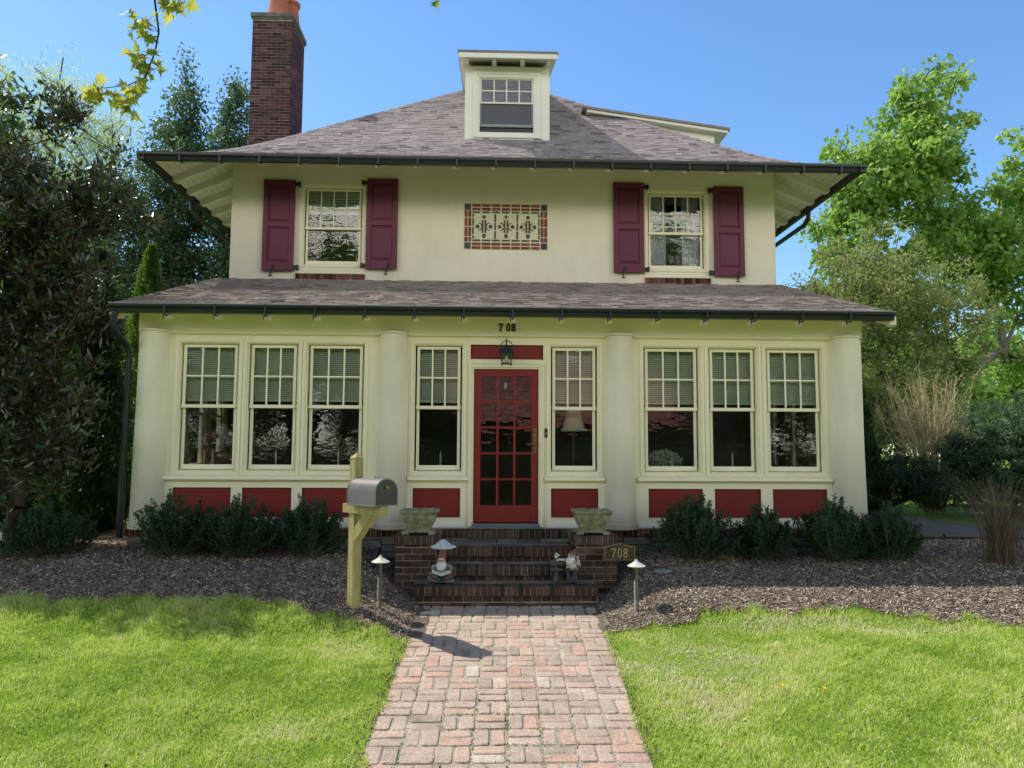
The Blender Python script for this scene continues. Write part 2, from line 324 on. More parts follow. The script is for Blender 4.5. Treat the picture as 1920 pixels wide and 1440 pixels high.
def grid_mesh(name, xs, ys, zf, mat, kind='structure'):
    X, Y = np.meshgrid(xs, ys); Z = zf(X, Y)
    v = np.stack([X.ravel(), Y.ravel(), Z.ravel()], 1); nx, ny = len(xs), len(ys)
    me = bpy.data.meshes.new(name)
    i = np.arange(nx - 1)[None, :] + np.arange(ny - 1)[:, None] * nx
    f = np.stack([i, i + 1, i + 1 + nx, i + nx], -1).reshape(-1, 4)
    me.from_pydata(v.tolist(), [], f.tolist()); me.polygons.foreach_set('use_smooth', [True] * len(f)); me.update()
    o = link(name, me, None, [mat]); o['kind'] = kind; return o

def groundmat():
    m, nt, N = nodes('lawn_and_soil'); L = nt.links.new
    out = N('OutputMaterial'); p = N('BsdfPrincipled'); L(p.outputs[0], out.inputs[0]); p.inputs['Roughness'].default_value = .95; p.inputs['Specular IOR Level'].default_value = .1
    tc = N('TexCoord'); n = N('TexNoise'); n.inputs['Scale'].default_value = .8; n.inputs['Detail'].default_value = 8; L(tc.outputs['Object'], n.inputs['Vector'])
    n2 = N('TexNoise'); n2.inputs['Scale'].default_value = 45; n2.inputs['Detail'].default_value = 5; L(tc.outputs['Object'], n2.inputs['Vector'])
    a = ramp(nt, N, n.outputs[0], [(.11, .19, .025), (.15, .25, .03), (.20, .30, .045), (.26, .32, .08)])
    b = ramp(nt, N, n2.outputs[0], [(.3, .3, .3), (1, 1, 1), (1.2, 1.15, 1)])
    mx = N('MixRGB'); mx.blend_type = 'MULTIPLY'; mx.inputs[0].default_value = .8; L(a, mx.inputs[1]); L(b, mx.inputs[2]); L(mx.outputs[0], p.inputs['Base Color'])
    bp = N('Bump'); bp.inputs['Distance'].default_value = .03; L(n2.outputs[0], bp.inputs['Height']); L(bp.outputs[0], p.inputs['Normal'])
    return m
M['ground'] = groundmat()
xs = np.concatenate([np.linspace(-700, -40, 12), np.linspace(-30, -9, 10), np.arange(-8, 10, .12), np.linspace(10.5, 30, 10), np.linspace(40, 700, 12)])
ys = np.concatenate([np.linspace(-700, -40, 10), np.linspace(-30, -10, 10), np.arange(-9.5, 3, .12), np.linspace(3.2, 30, 14), np.linspace(40, 900, 12)])
grid_mesh('ground', xs, ys, lambda x, y: ground(x, y) - .012, M['ground'])

# mulch bed sheet (between the lawn edge and the house and round its sides)
M['mulch'] = pm('mulch_base', [(.06, .048, .038), (.17, .138, .11), (.30, .25, .21)], .95, .25, 22, fine=.35, fs=90, bump=.02, bs=50, spec=.1)
for side in (0, 1):
    xs = np.arange(-11, -.55, .07) if side == 0 else np.arange(1.10, 12, .07)
    T = np.linspace(0, 1, 46); V = []; 
    for t in T:
        for x in xs:
            e = float(bed_edge(x)); far = 2.6; y = e + (far - e) * t ** 1.3
            V.append((x, y, gz(x, y) + .004 + .012 * math.sin(x * 9 + y * 7) * math.sin(y * 11 - x * 4) * min(1, t * 6) + (.006 if t > 0 else -.02)))
    nx = len(xs); F = [(j * nx + i, j * nx + i + 1, (j + 1) * nx + i + 1, (j + 1) * nx + i) for j in range(len(T) - 1) for i in range(nx - 1)]
    me = bpy.data.meshes.new('mulch_bed'); me.from_pydata(V, [], F); me.polygons.foreach_set('use_smooth', [True] * len(F)); me.update()
    o = link('mulch_bed', me, None, [M['mulch']]); o['kind'] = 'structure'

# mulch chips: loose shredded bark
def chips(n):
    x = RNG.uniform(-6.6, 7.2, n * 3); y = RNG.uniform(-3.0, 1.0, n * 3)
    l, r = path_lr(y); e = bed_edge(x)
    inside = (y > e - .03) & ~((x > l - .02) & (x < r + .02)) & ~((x > -1.1) & (x < 1.62) & (y > -.9)) & (y < 0.02 + (np.abs(x - .27) > 4.8) * 1)
    keep = RNG.uniform(0, 1, len(x)) < np.where(y < -.6, 1, .45)
    k = np.where(inside & keep)[0][:n]; x, y = x[k], y[k]; n = len(x)
    z = ground(x, y) + .010 + np.abs(RNG.normal(0, .007, n))
    a = RNG.uniform(0, 2 * np.pi, n); ln = RNG.uniform(.006, .026, n); wd = RNG.uniform(.0025, .007, n); el = RNG.normal(0, .35, n)
    d = np.stack([np.cos(a) * np.cos(el), np.sin(a) * np.cos(el), np.sin(el)], 1); s = np.stack([-np.sin(a), np.cos(a), RNG.normal(0, .5, n)], 1)
    c = np.stack([x, y, z], 1); D = d * ln[:, None] / 1; S = s * wd[:, None]
    v = np.stack([c - D - S * .6, c - D * .4 + S, c + D + S * .3, c + D * .5 - S], 1).reshape(-1, 3)
    o = np_mesh('mulch', v, 4, np.clip(RNG.beta(1.5, 2.2, n), 0, 1), [(0, 1, 2, 3)], [M['chip']])
    tag(o, 'loose brown shredded bark mulch covering both planting beds', 'mulch', kind='stuff')
chips(150000)

# lawn blades
def grass(n):
    x = np.concatenate([RNG.uniform(-6.6, -.5, n * 2), RNG.uniform(.9, 7.4, n * 2)]); y = RNG.uniform(-6.6, -1.4, n * 4)
    l, r = path_lr(y); e = bed_edge(x)
    noise = np.sin(x * 3.1 + 1.7 * np.sin(y * 2.3)) * np.sin(y * 3.7 + 1.3 * np.sin(x * 2.9 + 1))
    noise2 = np.sin(x * 9 + 2 * np.sin(y * 7)) * np.sin(y * 10 + 2 * np.sin(x * 8))
    el = l + .02 * np.sin(y * 13) + .03 * np.sin(y * 5.3 + 2) ; er = r - .02 * np.sin(y * 11) - .03 * np.sin(y * 4.1)
    bare = np.exp(-(((x - 1.85) / .75) ** 2 + ((y + 2.9) / .62) ** 2)) * (1.0 + .45 * noise2) + np.exp(-(((x - 3.1) / .7) ** 2 + ((y + 2.35) / .16) ** 2)) * .5 + np.exp(-(((x - 4.3) / .6) ** 2 + ((y + 2.45) / .18) ** 2)) * .9 \
        + np.exp(-(((x + 1.2) / .4) ** 2 + ((y + 2.6) / .22) ** 2)) * .5 + np.exp(-(((x + 1.5) / .35) ** 2 + ((y + 4.2) / .25) ** 2)) * .45 + np.exp(-(((x - 1.6) / .35) ** 2 + ((y + 4.1) / .3) ** 2)) * .35 \
        + np.exp(-(((x - 3.0) / .9) ** 2 + ((y + 2.25) / .1) ** 2)) * .45
    ok = (y < e + .03 + .03 * noise2) & ((x < el + .015) | (x > er - .015)) & (RNG.uniform(0, 1, len(x)) > bare * .4)
    vis = RNG.uniform(0, 1, len(x)) < np.where(y > -5.3, 1, .5)
    k = np.where(ok & vis)[0]; RNG.shuffle(k); k = k[:n]
    x, y, noise, noise2, bare = x[k], y[k], noise[k], noise2[k], bare[k]; n = len(x)
    q = RNG.integers(0, 26000, n)                                   # tufts: pull blades towards shared roots
    z = ground(x, y) - .006
    a = RNG.uniform(0, 2 * np.pi, n); h = RNG.uniform(.022, .058, n) * (1 + .28 * noise + .25 * noise2) * (1 - .55 * np.clip(bare, 0, 1)); w = RNG.uniform(.0018, .0042, n)
    cl = np.stack([RNG.uniform(-6, 7, 150), RNG.uniform(-6, -1.8, 150)], 1); boost = np.zeros(n)
    for cx_, cy_ in cl:
        d2 = (x - cx_) ** 2 + (y - cy_) ** 2; boost = np.maximum(boost, np.exp(-d2 / .0035) * RNG.uniform(.3, 1))
    h = h * (1 + .75 * boost); w = w * (1 + .5 * boost)
    lean = np.abs(RNG.normal(.75, .4, n)); la = a + RNG.normal(0, .6, n) + noise * 1.5
    ld = np.stack([np.cos(la), np.sin(la), np.zeros(n)], 1); sd = np.stack([-np.sin(a), np.cos(a), np.zeros(n)], 1)
    c = np.stack([x, y, z], 1); U = np.array([0, 0, 1.])
    m1 = c + U * (h * .55)[:, None] + ld * (h * lean * .35)[:, None]; tp = c + U * (h * np.clip(1 - lean * .35, .3, 1))[:, None] + ld * (h * lean)[:, None]
    v = np.stack([c - sd * w[:, None], c + sd * w[:, None], m1 + sd * w[:, None] * .8, m1 - sd * w[:, None] * .8, tp], 1).reshape(-1, 3)
    n3 = np.sin(x * 1.3 + 2.1 * np.sin(y * .9 + 1)) * np.sin(y * 1.7 + 1.9 * np.sin(x * .8))
    t = np.clip(.27 - .18 * boost + .12 * n3 + .15 * noise + .10 * noise2 + RNG.normal(0, .15, n) + .75 * bare * RNG.uniform(.2, 1.5, n) + (RNG.uniform(0, 1, n) < .10) * RNG.uniform(.2, .7, n), 0, 1)
    o = np_mesh('grass', v, 5, t, [(0, 1, 2, 3), (3, 2, 4)], [grassm])
    tag(o, 'short sunlit green lawn grass on both sides of the brick path', 'grass', kind='stuff')
grass(430000)

# brick path, basket weave: one structure mesh
pathm = pm('worn_path_brick', [(.34, .275, .215), (.44, .345, .275), (.50, .385, .305), (.53, .34, .26), (.58, .49, .40)], .9, .22, 5, tint=True, fine=.22, fs=55, bump=.006, bs=45, spec=.12)
jointm = pm('path_joint_sand', [(.28, .25, .18), (.42, .375, .29), (.60, .55, .45)], .95, .3, 5, fine=.3, bump=.01, bs=50)
pb = MB(); mod = .2435
nrow = 36
for j in range(-1, nrow):
    y1 = -1.29 - j * mod; y0 = y1 - mod
    for i in range(8):
        L0, R0 = path_lr(y1 - mod / 2); cx0 = float(L0) + i * mod + .004 * math.sin(j * 1.7 + i)
        horiz = (i + j) % 2 == 0
        for k in range(2):
            if horiz: bx0, bx1, by0, by1 = cx0 + .0075, cx0 + mod - .0075, y0 + k * mod / 2 + .007, y0 + (k + 1) * mod / 2 - .006
            else: bx0, bx1, by0, by1 = cx0 + k * mod / 2 + .0075, cx0 + (k + 1) * mod / 2 - .006, y0 + .007, y0 + mod - .007
            if random.random() < .5: bx0 += random.uniform(0, .012); by1 -= random.uniform(0, .014); bx1 -= random.uniform(0, .016)
            zc = gz(.28, (by0 + by1) / 2) ; ht = random.uniform(.006, .014); tx = random.uniform(-.012, .012); ty = .1 + random.uniform(-.015, .015)
            cx, cy = (bx0 + bx1) / 2, (by0 + by1) / 2; c = random.uniform(.010, .020)
            ring = lambda ins, zz: [(x + random.uniform(-.0035, .0035), y + random.uniform(-.0035, .0035), zc + zz + (x - cx) * tx + (y - cy) * ty) for x, y in
                    ((bx0 + ins + c, by0 + ins), (bx1 - ins - c, by0 + ins), (bx1 - ins, by0 + ins + c), (bx1 - ins, by1 - ins - c), (bx1 - ins - c, by1 - ins), (bx0 + ins + c, by1 - ins), (bx0 + ins, by1 - ins - c), (bx0 + ins, by0 + ins + c))]
            vs = ring(0, -.03) + ring(0, ht - .004) + ring(.007, ht)
            fs = [(r * 8 + q, r * 8 + (q + 1) % 8, (r + 1) * 8 + (q + 1) % 8, (r + 1) * 8 + q) for r in range(2) for q in range(8)] + [tuple(range(16, 24))]
            pb.add(vs, fs, 0, min(1, max(0, random.gauss(.42, .15) + (.3 if random.random() < .12 else 0))))
yy = np.linspace(-1.0, -10.0, 60)
for a, b in zip(yy, yy[1:]):
    la, ra = path_lr(a); lb, rb = path_lr(b)
    pb.add([(la - .01, a, gz(.28, a) + .001), (ra + .01, a, gz(.28, a) + .001), (rb + .01, b, gz(.28, b) + .001), (lb - .01, b, gz(.28, b) + .001)], [(3, 2, 1, 0)], 1)
po = pb.build('path', [pathm, jointm]); po['kind'] = 'structure'

# little weeds in the path joints: clover-like tufts
weedm = leafmat('path_weed_blades', [(.10, .16, .05), (.17, .24, .08), (.28, .32, .15)], [(.14, .22, .06), (.22, .30, .10), (.3, .36, .16)], .6, .35)
def weeds(n):
    j = RNG.integers(4, 24, n); i = RNG.integers(0, 9, n); al = RNG.uniform(0, 1, n) < .5
    y = -1.29 - j * mod + np.where(al, RNG.normal(0, .012, n), RNG.uniform(-.12, .12, n)); l, r = path_lr(y)
    x = l + np.where(al, RNG.uniform(0, 1.94, n), i * mod + RNG.normal(0, .012, n))
    den = .015 + .9 * np.exp(-((y + 4.15) / .5) ** 2) * (.5 + .5 * np.sin(x * 4 + 1)) + .35 * (np.abs(x - .25) > .8)
    k = RNG.uniform(0, 1, n) < den; x, y = x[k], y[k]; n = len(x); z = ground(np.full(n, .28), y) + .002
    a = RNG.uniform(0, 2 * np.pi, n); h = RNG.uniform(.006, .024, n); w = RNG.uniform(.002, .004, n)
    sd = np.stack([-np.sin(a), np.cos(a), 0 * a], 1) * w[:, None]; ld = np.stack([np.cos(a), np.sin(a), 0 * a], 1); c = np.stack([x, y, z], 1); U = np.array([0, 0, 1.])
    m1 = c + U * (h * .6)[:, None] + ld * (h * .4)[:, None]; tp = c + U * (h * .8)[:, None] + ld * h[:, None]
    v = np.stack([c - sd, c + sd, m1 + sd, m1 - sd, tp], 1).reshape(-1, 3)
    o = np_mesh('path_weeds', v, 5, np.clip(RNG.normal(.2, .15, n), 0, 1), [(0, 1, 2, 3), (3, 2, 4)], [weedm])
    tag(o, 'thin green weeds growing in the joints of the brick path', 'weeds', kind='stuff')
weeds(12000)

# ================================================================== HOUSE
house = empty('house', (.27, 6, .5), 'cream two-storey stucco house with maroon shutters, enclosed front porch and brown hipped roof', 'house')
def cells(mb, x0, x1, z0, z1, holes, y0, y1, mi=0):
    xs = sorted({x0, x1, *[min(max(h[k], x0), x1) for h in holes for k in (0, 1)]}); zs = sorted({z0, z1, *[min(max(h[k], z0), z1) for h in holes for k in (2, 3)]})
    for a, b in zip(xs, xs[1:]):
        run = None
        for c, d in zip(zs, zs[1:]):
            mx, mz = (a + b) / 2, (c + d) / 2
            solid = not any(h[0] < mx < h[1] and h[2] < mz < h[3] for h in holes)
            if solid: run = (run[0], d) if run else (c, d)
            if (not solid or d == zs[-1]) and run: mb.box(a, b, y0, y1, run[0], run[1], mi); run = None
def frame(mb, x0, x1, z0, z1, w, y0, y1, mi=0, bot=None, top=None):
    """picture frame whose INNER edge is x0..x1,z0..z1"""
    b = w if bot is None else bot; tp = w if top is None else top
    mb.box(x0 - w, x0, y0, y1, z0 - b, z1 + tp, mi); mb.box(x1, x1 + w, y0, y1, z0 - b, z1 + tp, mi)
    mb.box(x0, x1, y0, y1, z1, z1 + tp, mi)
    if b: mb.box(x0, x1, y0, y1, z0 - b, z0, mi)

GW = [(-3.872, -3.254), (-3.004, -2.493), (-2.244, -1.636), (-.853, -.357), (.925, 1.421), (2.154, 2.767), (3.02, 3.533), (3.792, 4.41)]
GZ0, GZ1, RL0, RL1 = 1.541, 3.056, 2.264, 2.313
DX0, DX1, DZ0, DZ1 = -.142, .703, .81, 2.80
# --- porch wall
w = MB()
holes = [(a - .085, b + .085, 1.44, 3.125) for a, b in GW] + [(DX0 - .02, DX1 + .02, .60, DZ1 + .02)]
PANELS = [(-3.958, -3.227), (-3.086, -2.461), (-2.331, -1.63), (-.917, -.306), (.865, 1.481), (2.136, 2.849), (3.006, 3.617), (3.773, 4.495)]
pho = [(a, b, .875, 1.25) for a, b in PANELS] + [(-.19, .764, 2.926, 3.119)]
cells(w, -4.47, 5.015, .735, 3.235, holes + pho, 0, .12)
w.box(-4.47, DX0 - .03, .125, .14, .735, 1.42); w.box(DX1 + .03, 5.015, .125, .14, .735, 1.42); w.box(-.2, .78, .125, .14, 2.9, 3.2)
for a, b, c, d in pho: frame(w, a, b, c, d, .012, -.006, .02)
porchwall = w.build('porch_wall', M['trim'], house, bevel=.003)
# frieze band, small moulding under it, fascia above
w = MB(); w.box(-4.47, 5.015, -.03, .15, 3.243, 3.62); w.build('frieze', M['trim'], house, bevel=.004)
w = MB()
for a, b in ((-4.10, -1.375), (-1.0, 1.585), (1.955, 4.585)): w.prism([(-.045, 3.243), (-.045, 3.228), (-.018, 3.218), (0, 3.218), (0, 3.243)], a, b)
w.build('frieze_moulding', M['trim'], house)
# panels
for k, (a, b, c, d) in enumerate(pho):
    w = MB(); w.box(a, b, .022, .1, c, d); w.build('transom_panel' if k == 8 else 'wall_panel', M['maroon'], house)
# sill boards + drip
for a, b in ((-4.09, -1.405), (-.985, -.205), (.775, 1.565), (1.985, 4.56)):
    w = MB(); w.prism([(0, 1.33), (0, 1.395), (-.055, 1.388), (-.062, 1.352), (-.03, 1.350), (-.022, 1.33)], a, b)
    w.build('window_sill', M['trim'], house, bevel=.003)
for a, b in ((-4.08, -1.40), (-.98, -.245), (.81, 1.56), (1.97, 4.58)):
    w = MB(); w.prism([(0, .735), (0, .80), (-.03, .785), (-.035, .755), (-.02, .735)], a, b); w.build('base_moulding', M['white'], house, bevel=.002)

def window(a, b, z0, z1, r0, r1, Y, cols, glass, blind=None, parent=house, trim='trim', open_=0):
    t = MB()
    # moulded casing lip + jamb + stops
    cz0 = z0 - .101; cz1 = z1 + .069
    frame(t, a - .085, b + .085, cz0, cz1, .034, Y - .014, Y + .004, bot=.03)
    frame(t, a - .072, b + .072, cz0 + .013, cz1 - .012, .013, Y - .004, Y + .10)
    frame(t, a - .058, b + .058, cz0 + .027, cz1 - .024, .014, Y + .018, Y + .12)
    t.prism([(Y + .0, cz0 - .002), (Y + .12, cz0 + .016), (Y + .12, cz0 + .03), (Y + .055, cz0 + .032), (Y - .008, cz0 + .022)], a - .07, b + .07)
    f = t.build('window', M[trim], parent, bevel=.0025)
    # sashes
    s = MB(); yu, yl = Y + .045, Y + .078
    frame(s, a, b, r1, z1, .036, yu, yu + .03, bot=0)
    s.box(a - .043, b + .043, yu - .010, yu + .04, r0 + .006, r1)
    for k in range(1, cols):
        x = a + (b - a) * k / cols; s.box(x - .0105, x + .0105, yu + .002, yu + .028, r1, z1)
    zm = (r1 + z1) / 2; s.box(a, b, yu + .0035, yu + .0265, zm - .0105, zm + .0105)
    s.build('upper_sash', M[trim], f, bevel=.002)
    s = MB(); lo = open_
    s.box(a - .036, a, yl, yl + .03, z0 - .036, r0 + .006); s.box(b, b + .036, yl, yl + .03, z0 - .036, r0 + .006)
    s.box(a - .036, b + .036, yl - .002, yl + .032, z0 - .062, z0); s.build('lower_sash', M[trim], f, bevel=.002)
    g = MB(); g.add([(a, yu + .016, r1), (b, yu + .016, r1), (b, yu + .016, z1), (a, yu + .016, z1)], [(0, 1, 2, 3)])
    g.add([(a, yl + .016, z0), (b, yl + .016, z0), (b, yl + .016, r0 + .01), (a, yl + .016, r0 + .01)], [(0, 1, 2, 3)])
    g.build('pane', M[glass], f)
    if blind:
        q = MB(); z = z1 + .02; n = 0
        while z > blind[0]:
            q.add([(a - .03, Y + .155, z), (b + .03, Y + .155, z), (b + .03, Y + .138, z - blind[1] * .90), (a - .03, Y + .138, z - blind[1] * .90)], [(3, 2, 1, 0)]); z -= blind[1]
        q.box(a - .03, b + .03, Y + .135, Y + .16, z - .012, z + .006)
        q.build('blind', M['blind'], f)
    return f
for k, (a, b) in enumerate(GW): window(a, b, GZ0, GZ1, RL0, RL1, 0, 3, 'glass', (RL1 + .075, .026))

# --- door
d = MB()
frame(d, DX0 - .02, DX1 + .02, .74, DZ1 + .02, .04, -.02, 0, bot=0, top=.06); frame(d, DX0 - .045, DX1 + .045, .74, DZ1 + .06, .018, -.032, -.021, bot=0, top=.018)
frame(d, DX0, DX1, .74, DZ1, .02, -.005, .12, bot=0)
df = d.build('door_frame', M['trim'], house, bevel=.003)
d = MB(); gx0, gx1, gz0_, gz1_ = -.051, .61, 1.03, 2.705
frame(d, gx0, gx1, gz0_, gz1_, .086, .018, .06, bot=gz0_ - DZ0 - .004, top=DZ1 - gz1_ - .004)
for k in (1, 2): x = gx0 + (gx1 - gx0) * k / 3; d.box(x - .014, x + .014, .022, .056, gz0_, gz1_)
for k in (1, 2, 3, 4): z = gz0_ + (gz1_ - gz0_) * k / 5; d.box(gx0, gx1, .024, .054, z - .014, z + .014)
door = d.build('door', M['door'], house, bevel=.004)
g = MB(); g.add([(gx0, .04, gz0_), (gx1, .04, gz0_), (gx1, .04, gz1_), (gx0, .04, gz1_)], [(0, 1, 2, 3)]); g.build('pane', M['glassd'], door)
h = MB(); h.box(.636, .678, -.001, .018, 1.70, 2.03); h.tube([(.657, -.002, 1.82), (.657, -.05, 1.82), (.62, -.055, 1.826), (.57, -.05, 1.815), (.545, -.045, 1.828)], [.012, .011, .010, .009, .007]); h.lathe((.657, -.001, 1.93), [(.001, -.014), (.014, -.01), (.014, .01), (.001, .014)], 12)
h.build('door_handle', M['brass'], door, bevel=.002)
k_ = MB(); k_.lathe((.27, .006, 2.58), [(.006, -.05), (.018, -.04), (.014, -.01), (.017, .02), (.006, .045)], 10); k_.build('door_knocker', M['chrome'], door, smooth=True)
t = MB(); t.box(DX0 - .045, DX1 + .045, -.07, .12, .738, .762); t.box(DX0 - .01, DX1 + .01, -.03, .12, .762, .80)
for x in (-.0, .28, .56): t.box(x - .012, x + .012, -.033, -.03, .775, .79)
t.build('threshold', M['thresh'], house, bevel=.004)
# doorbell
b_ = MB(); b_.box(.784, .820, -.022, 0, 1.905, 2.025); b_.lathe((.802, -.02, 1.98), [(.009, -.012), (.009, .012)], 10, mi=0); bl = b_.build('doorbell', M['black'], house, bevel=.008)
c_ = MB(); c_.ball((.802, -.025, 1.958), .008, .004, .008, 8); c_.build('button', M['white'], bl)
# house number: three separate slab numerals
def digit_mesh(txt, size, depth, offset=0):
    c = bpy.data.curves.new('numeral', 'FONT'); c.body = txt; c.size = size; c.extrude = depth; c.offset = offset; c.align_x = 'CENTER'; c.resolution_u = 6
    o = bpy.data.objects.new('tmp', c); COL.objects.link(o); bpy.context.view_layer.update()
    me = bpy.data.meshes.new_from_object(o.evaluated_get(bpy.context.evaluated_depsgraph_get())); bpy.data.objects.remove(o); bpy.data.curves.remove(c); return me
def numeral(txt, x, y, z, size, depth, mat, parent, sx=1, off=0, name='numeral', extra=None):
    me = digit_mesh(txt, size, depth, off)
    if extra:
        import bmesh; bm = bmesh.new(); bm.from_mesh(me)
        for (ex, ez, ew, eh) in extra:
            r = bmesh.ops.create_cube(bm, size=1); bmesh.ops.scale(bm, vec=(ew, eh, depth * 2.2), verts=r['verts']); bmesh.ops.translate(bm, vec=(ex, ez, 0), verts=r['verts'])
        bm.to_mesh(me); bm.free()
    me.transform(Matrix.Translation((x, y, z)) @ Matrix.Rotation(R(90), 4, 'X') @ Matrix.Diagonal((sx, 1, 1, 1))); me.materials.clear()
    o = link(name, me, parent, [mat]); local(o, parent); return o
for ch, x, ex in (('7', .205, [(-.024, .060, .010, .030), (.0, .002, .028, .007)]), ('0', .302, None), ('8', .37, None)):
    numeral(ch, x, -.036, 3.296, .138, .004, M['black'], house, .84, .0046, 'house_number', ex)

# --- columns (battered stucco, half engaged)
def column(x, rt_, rb_):
    c = MB(); c.lathe((x, .02, 0), [(rb_ + .02, .735), (rb_ + .022, .80), (rb_ + .006, .815), (rb_, 1.0), (rb_ * .6 + rt_ * .4, 1.8), (rt_ * .9 + rb_ * .1, 2.7), (rt_, 3.1), (rt_, 3.235)], 40)
    c.build('column', M['trim2'], house, smooth=True)
for x, a, b in ((-4.265, .19, .212), (-1.19, .185, .205), (1.77, .185, .208), (4.785, .195, .225)): column(x, a, b)
# capitals: thin rounded cap reaching the frieze face
for x, a in ((-4.265, .2), (-1.19, .195), (1.77, .195), (4.785, .205)):
    c = MB(); c.lathe((x, .012, 3.236), [(a - .01, 0), (a, .004), (a, .022), (a - .006, .028)], 40); c.build('column_cap', M['trim2'], house, smooth=True)

# --- porch base: rowlock brick course and rubble foundation
b = MB(); b.box(-4.5, 5.05, -.050, .3, .645, .726, 1)
x = -4.52
while x < 5.04:
    if not (-.56 < x < 1.10): b.box(x + .006, x + .062, -.055, .0, .645 + random.uniform(0, .004), .732, 0, random.random(), .0015)
    x += .0685
b.build('brick_base_course', [M['brick'], M['mortar']], house)
b = MB(); x = -4.5
b.box(-4.46, 5.0, .02, .3, .2, .645)
while x < 5.0:
    l = random.uniform(.16, .42); z = .36
    while z < .63:
        hgt = min(random.uniform(.08, .14), .64 - z)
        b.box(x + .008, min(x + l - .008, 5.03), -.035 + random.uniform(-.01, .012), .03, z + .006, z + hgt - .004, 0, random.random(), .007); z += hgt
    x += l
b.build('foundation', M['stone'], house, bevel=.008)
# porch sides
w = MB()
def sidewall(mb, X0, X1, hs):
    ys = sorted({.12, 3.3, *[h[k] for h in hs for k in (0, 1)]}); zs = sorted({.3, 3.6, *[h[k] for h in hs for k in (2, 3)]})
    for a, bb in zip(ys, ys[1:]):
        for c, d in zip(zs, zs[1:]):
            if not any(h[0] < (a + bb) / 2 < h[1] and h[2] < (c + d) / 2 < h[3] for h in hs): mb.box(X0, X1, a, bb, c, d)
SH = [(.55, 1.25, 1.5, 3.06), (1.5, 2.2, 1.5, 3.06), (2.4, 3.0, 1.5, 3.06)]
sidewall(w, -4.47, -4.35, SH); w.prism([(.12, 3.601), (3.3, 3.601), (3.3, 4.58)], -4.465, -4.37); w.build('porch_side_wall', M['trim'], house)
w = MB(); sidewall(w, 4.895, 5.015, SH); w.prism([(.12, 3.601), (3.3, 3.601), (3.3, 4.58)], 4.915, 5.01); w.build('porch_side_wall', M['trim'], house)
for X in (-4.41, 4.955):
    for a, bb, c, d in SH:
        g = MB(); g.box(X - .02, X + .02, a, a + .03, c, d); g.box(X - .02, X + .02, bb - .03, bb, c, d); g.box(X - .02, X + .02, a + .03, bb - .03, c, c + .03); g.box(X - .02, X + .02, a + .03, bb - .03, d - .03, d); g.box(X - .018, X + .018, a + .03, bb - .03, 2.27, 2.31)
        gm = g.build('side_window', M['trim'], house); q = MB(); q.add([(X, a, c), (X, bb, c), (X, bb, d), (X, a, d)], [(0, 1, 2, 3)]); q.build('pane', M['glass'], gm)
# porch room
w = MB(); w.box(-4.35, 4.895, .13, 3.2, .70, .735); w.build('porch_floor', M['floorw'], house)
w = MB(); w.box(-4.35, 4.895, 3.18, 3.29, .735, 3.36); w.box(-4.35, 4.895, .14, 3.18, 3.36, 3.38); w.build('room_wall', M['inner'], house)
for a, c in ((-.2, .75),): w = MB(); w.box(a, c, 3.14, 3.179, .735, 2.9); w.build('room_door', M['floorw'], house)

# --- upper storey walls
UY = 3.3
UW = [(-3.137, -2.248), (2.948, 3.843)]
w = MB(); uh = [(a - .085, b + .085, 4.87, 6.376) for a, b in UW]
cells(w, -4.46, 5.18, 4.4, 7.02, uh, UY, UY + .25)
w.box(-4.46, -4.2, UY + .25, 12.9, .4, 7.02); w.box(4.92, 5.18, UY + .25, 12.9, .4, 7.02); w.box(-4.2, 4.92, 12.65, 12.9, .4, 7.02)
w.box(-4.2, 4.92, UY + .0, UY + .25, .4, 3.62)
w.build('wall', M['stucco'], house)
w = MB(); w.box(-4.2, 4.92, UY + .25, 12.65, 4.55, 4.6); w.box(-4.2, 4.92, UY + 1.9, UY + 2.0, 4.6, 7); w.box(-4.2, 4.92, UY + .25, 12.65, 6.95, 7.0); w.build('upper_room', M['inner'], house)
for k, (a, b) in enumerate(UW):
    f = window(a, b, 5.055, 6.307, 5.605, 5.655, UY, 4, 'glassu', (5.95, .05) if k == 0 else None)
    t = MB(); t.box(a - .035, b + .035, UY + .082, UY + .10, 4.93, 4.995); t.build('gap_shade_strip', M['black'], f)  # black strip stands in for the darkness under the raised sash
    t = MB(); t.box(a - .03, b + .03, UY + .06, UY + .078, 5.75, 5.765); t.box(a - .03, b + .03, UY + .11, UY + .13, 6.02, 6.03) ; t.build('blind_rail', M['white'], f)
    if k == 1:
        q = MB()
        for x0, x1 in ((a, a + .3), (b - .3, b)):
            n = 14
            for i in range(n):
                xa, xb = x0 + (x1 - x0) * i / n, x0 + (x1 - x0) * (i + 1) / n; ya, yb = UY + .2 + .02 * (i % 2), UY + .2 + .02 * ((i + 1) % 2)
                q.add([(xa, ya, 5.0), (xb, yb, 5.0), (xb, yb, 6.35), (xa, ya, 6.35)], [(0, 1, 2, 3)])
        q.build('curtain', M['curtain'], f)
    # wide flat outer casing
    t = MB(); frame(t, a - .119, b + .119, 4.92, 6.41, .012, UY - .012, UY + .0, bot=.11); t.box(a - .119, b + .119, UY - .010, UY, 4.81, 4.915); t.build('outer_casing', M['trim'], f)
for x0, x1, z1 in ((-3.316, -2.109, 4.807), (2.825, 3.996, 4.812)):
    w = MB(); w.box(x0, x1, UY - .02, UY, 4.69, z1, 1); n = 17
    for i in range(n): xa = x0 + (x1 - x0) * i / n; w.box(xa + .006, xa + (x1 - x0) / n - .006, UY - .045, UY, 4.69, z1 - .004, 0, random.random(), .0015)
    w.build('brick_sill', [M['brick'], M['mortar']], house)
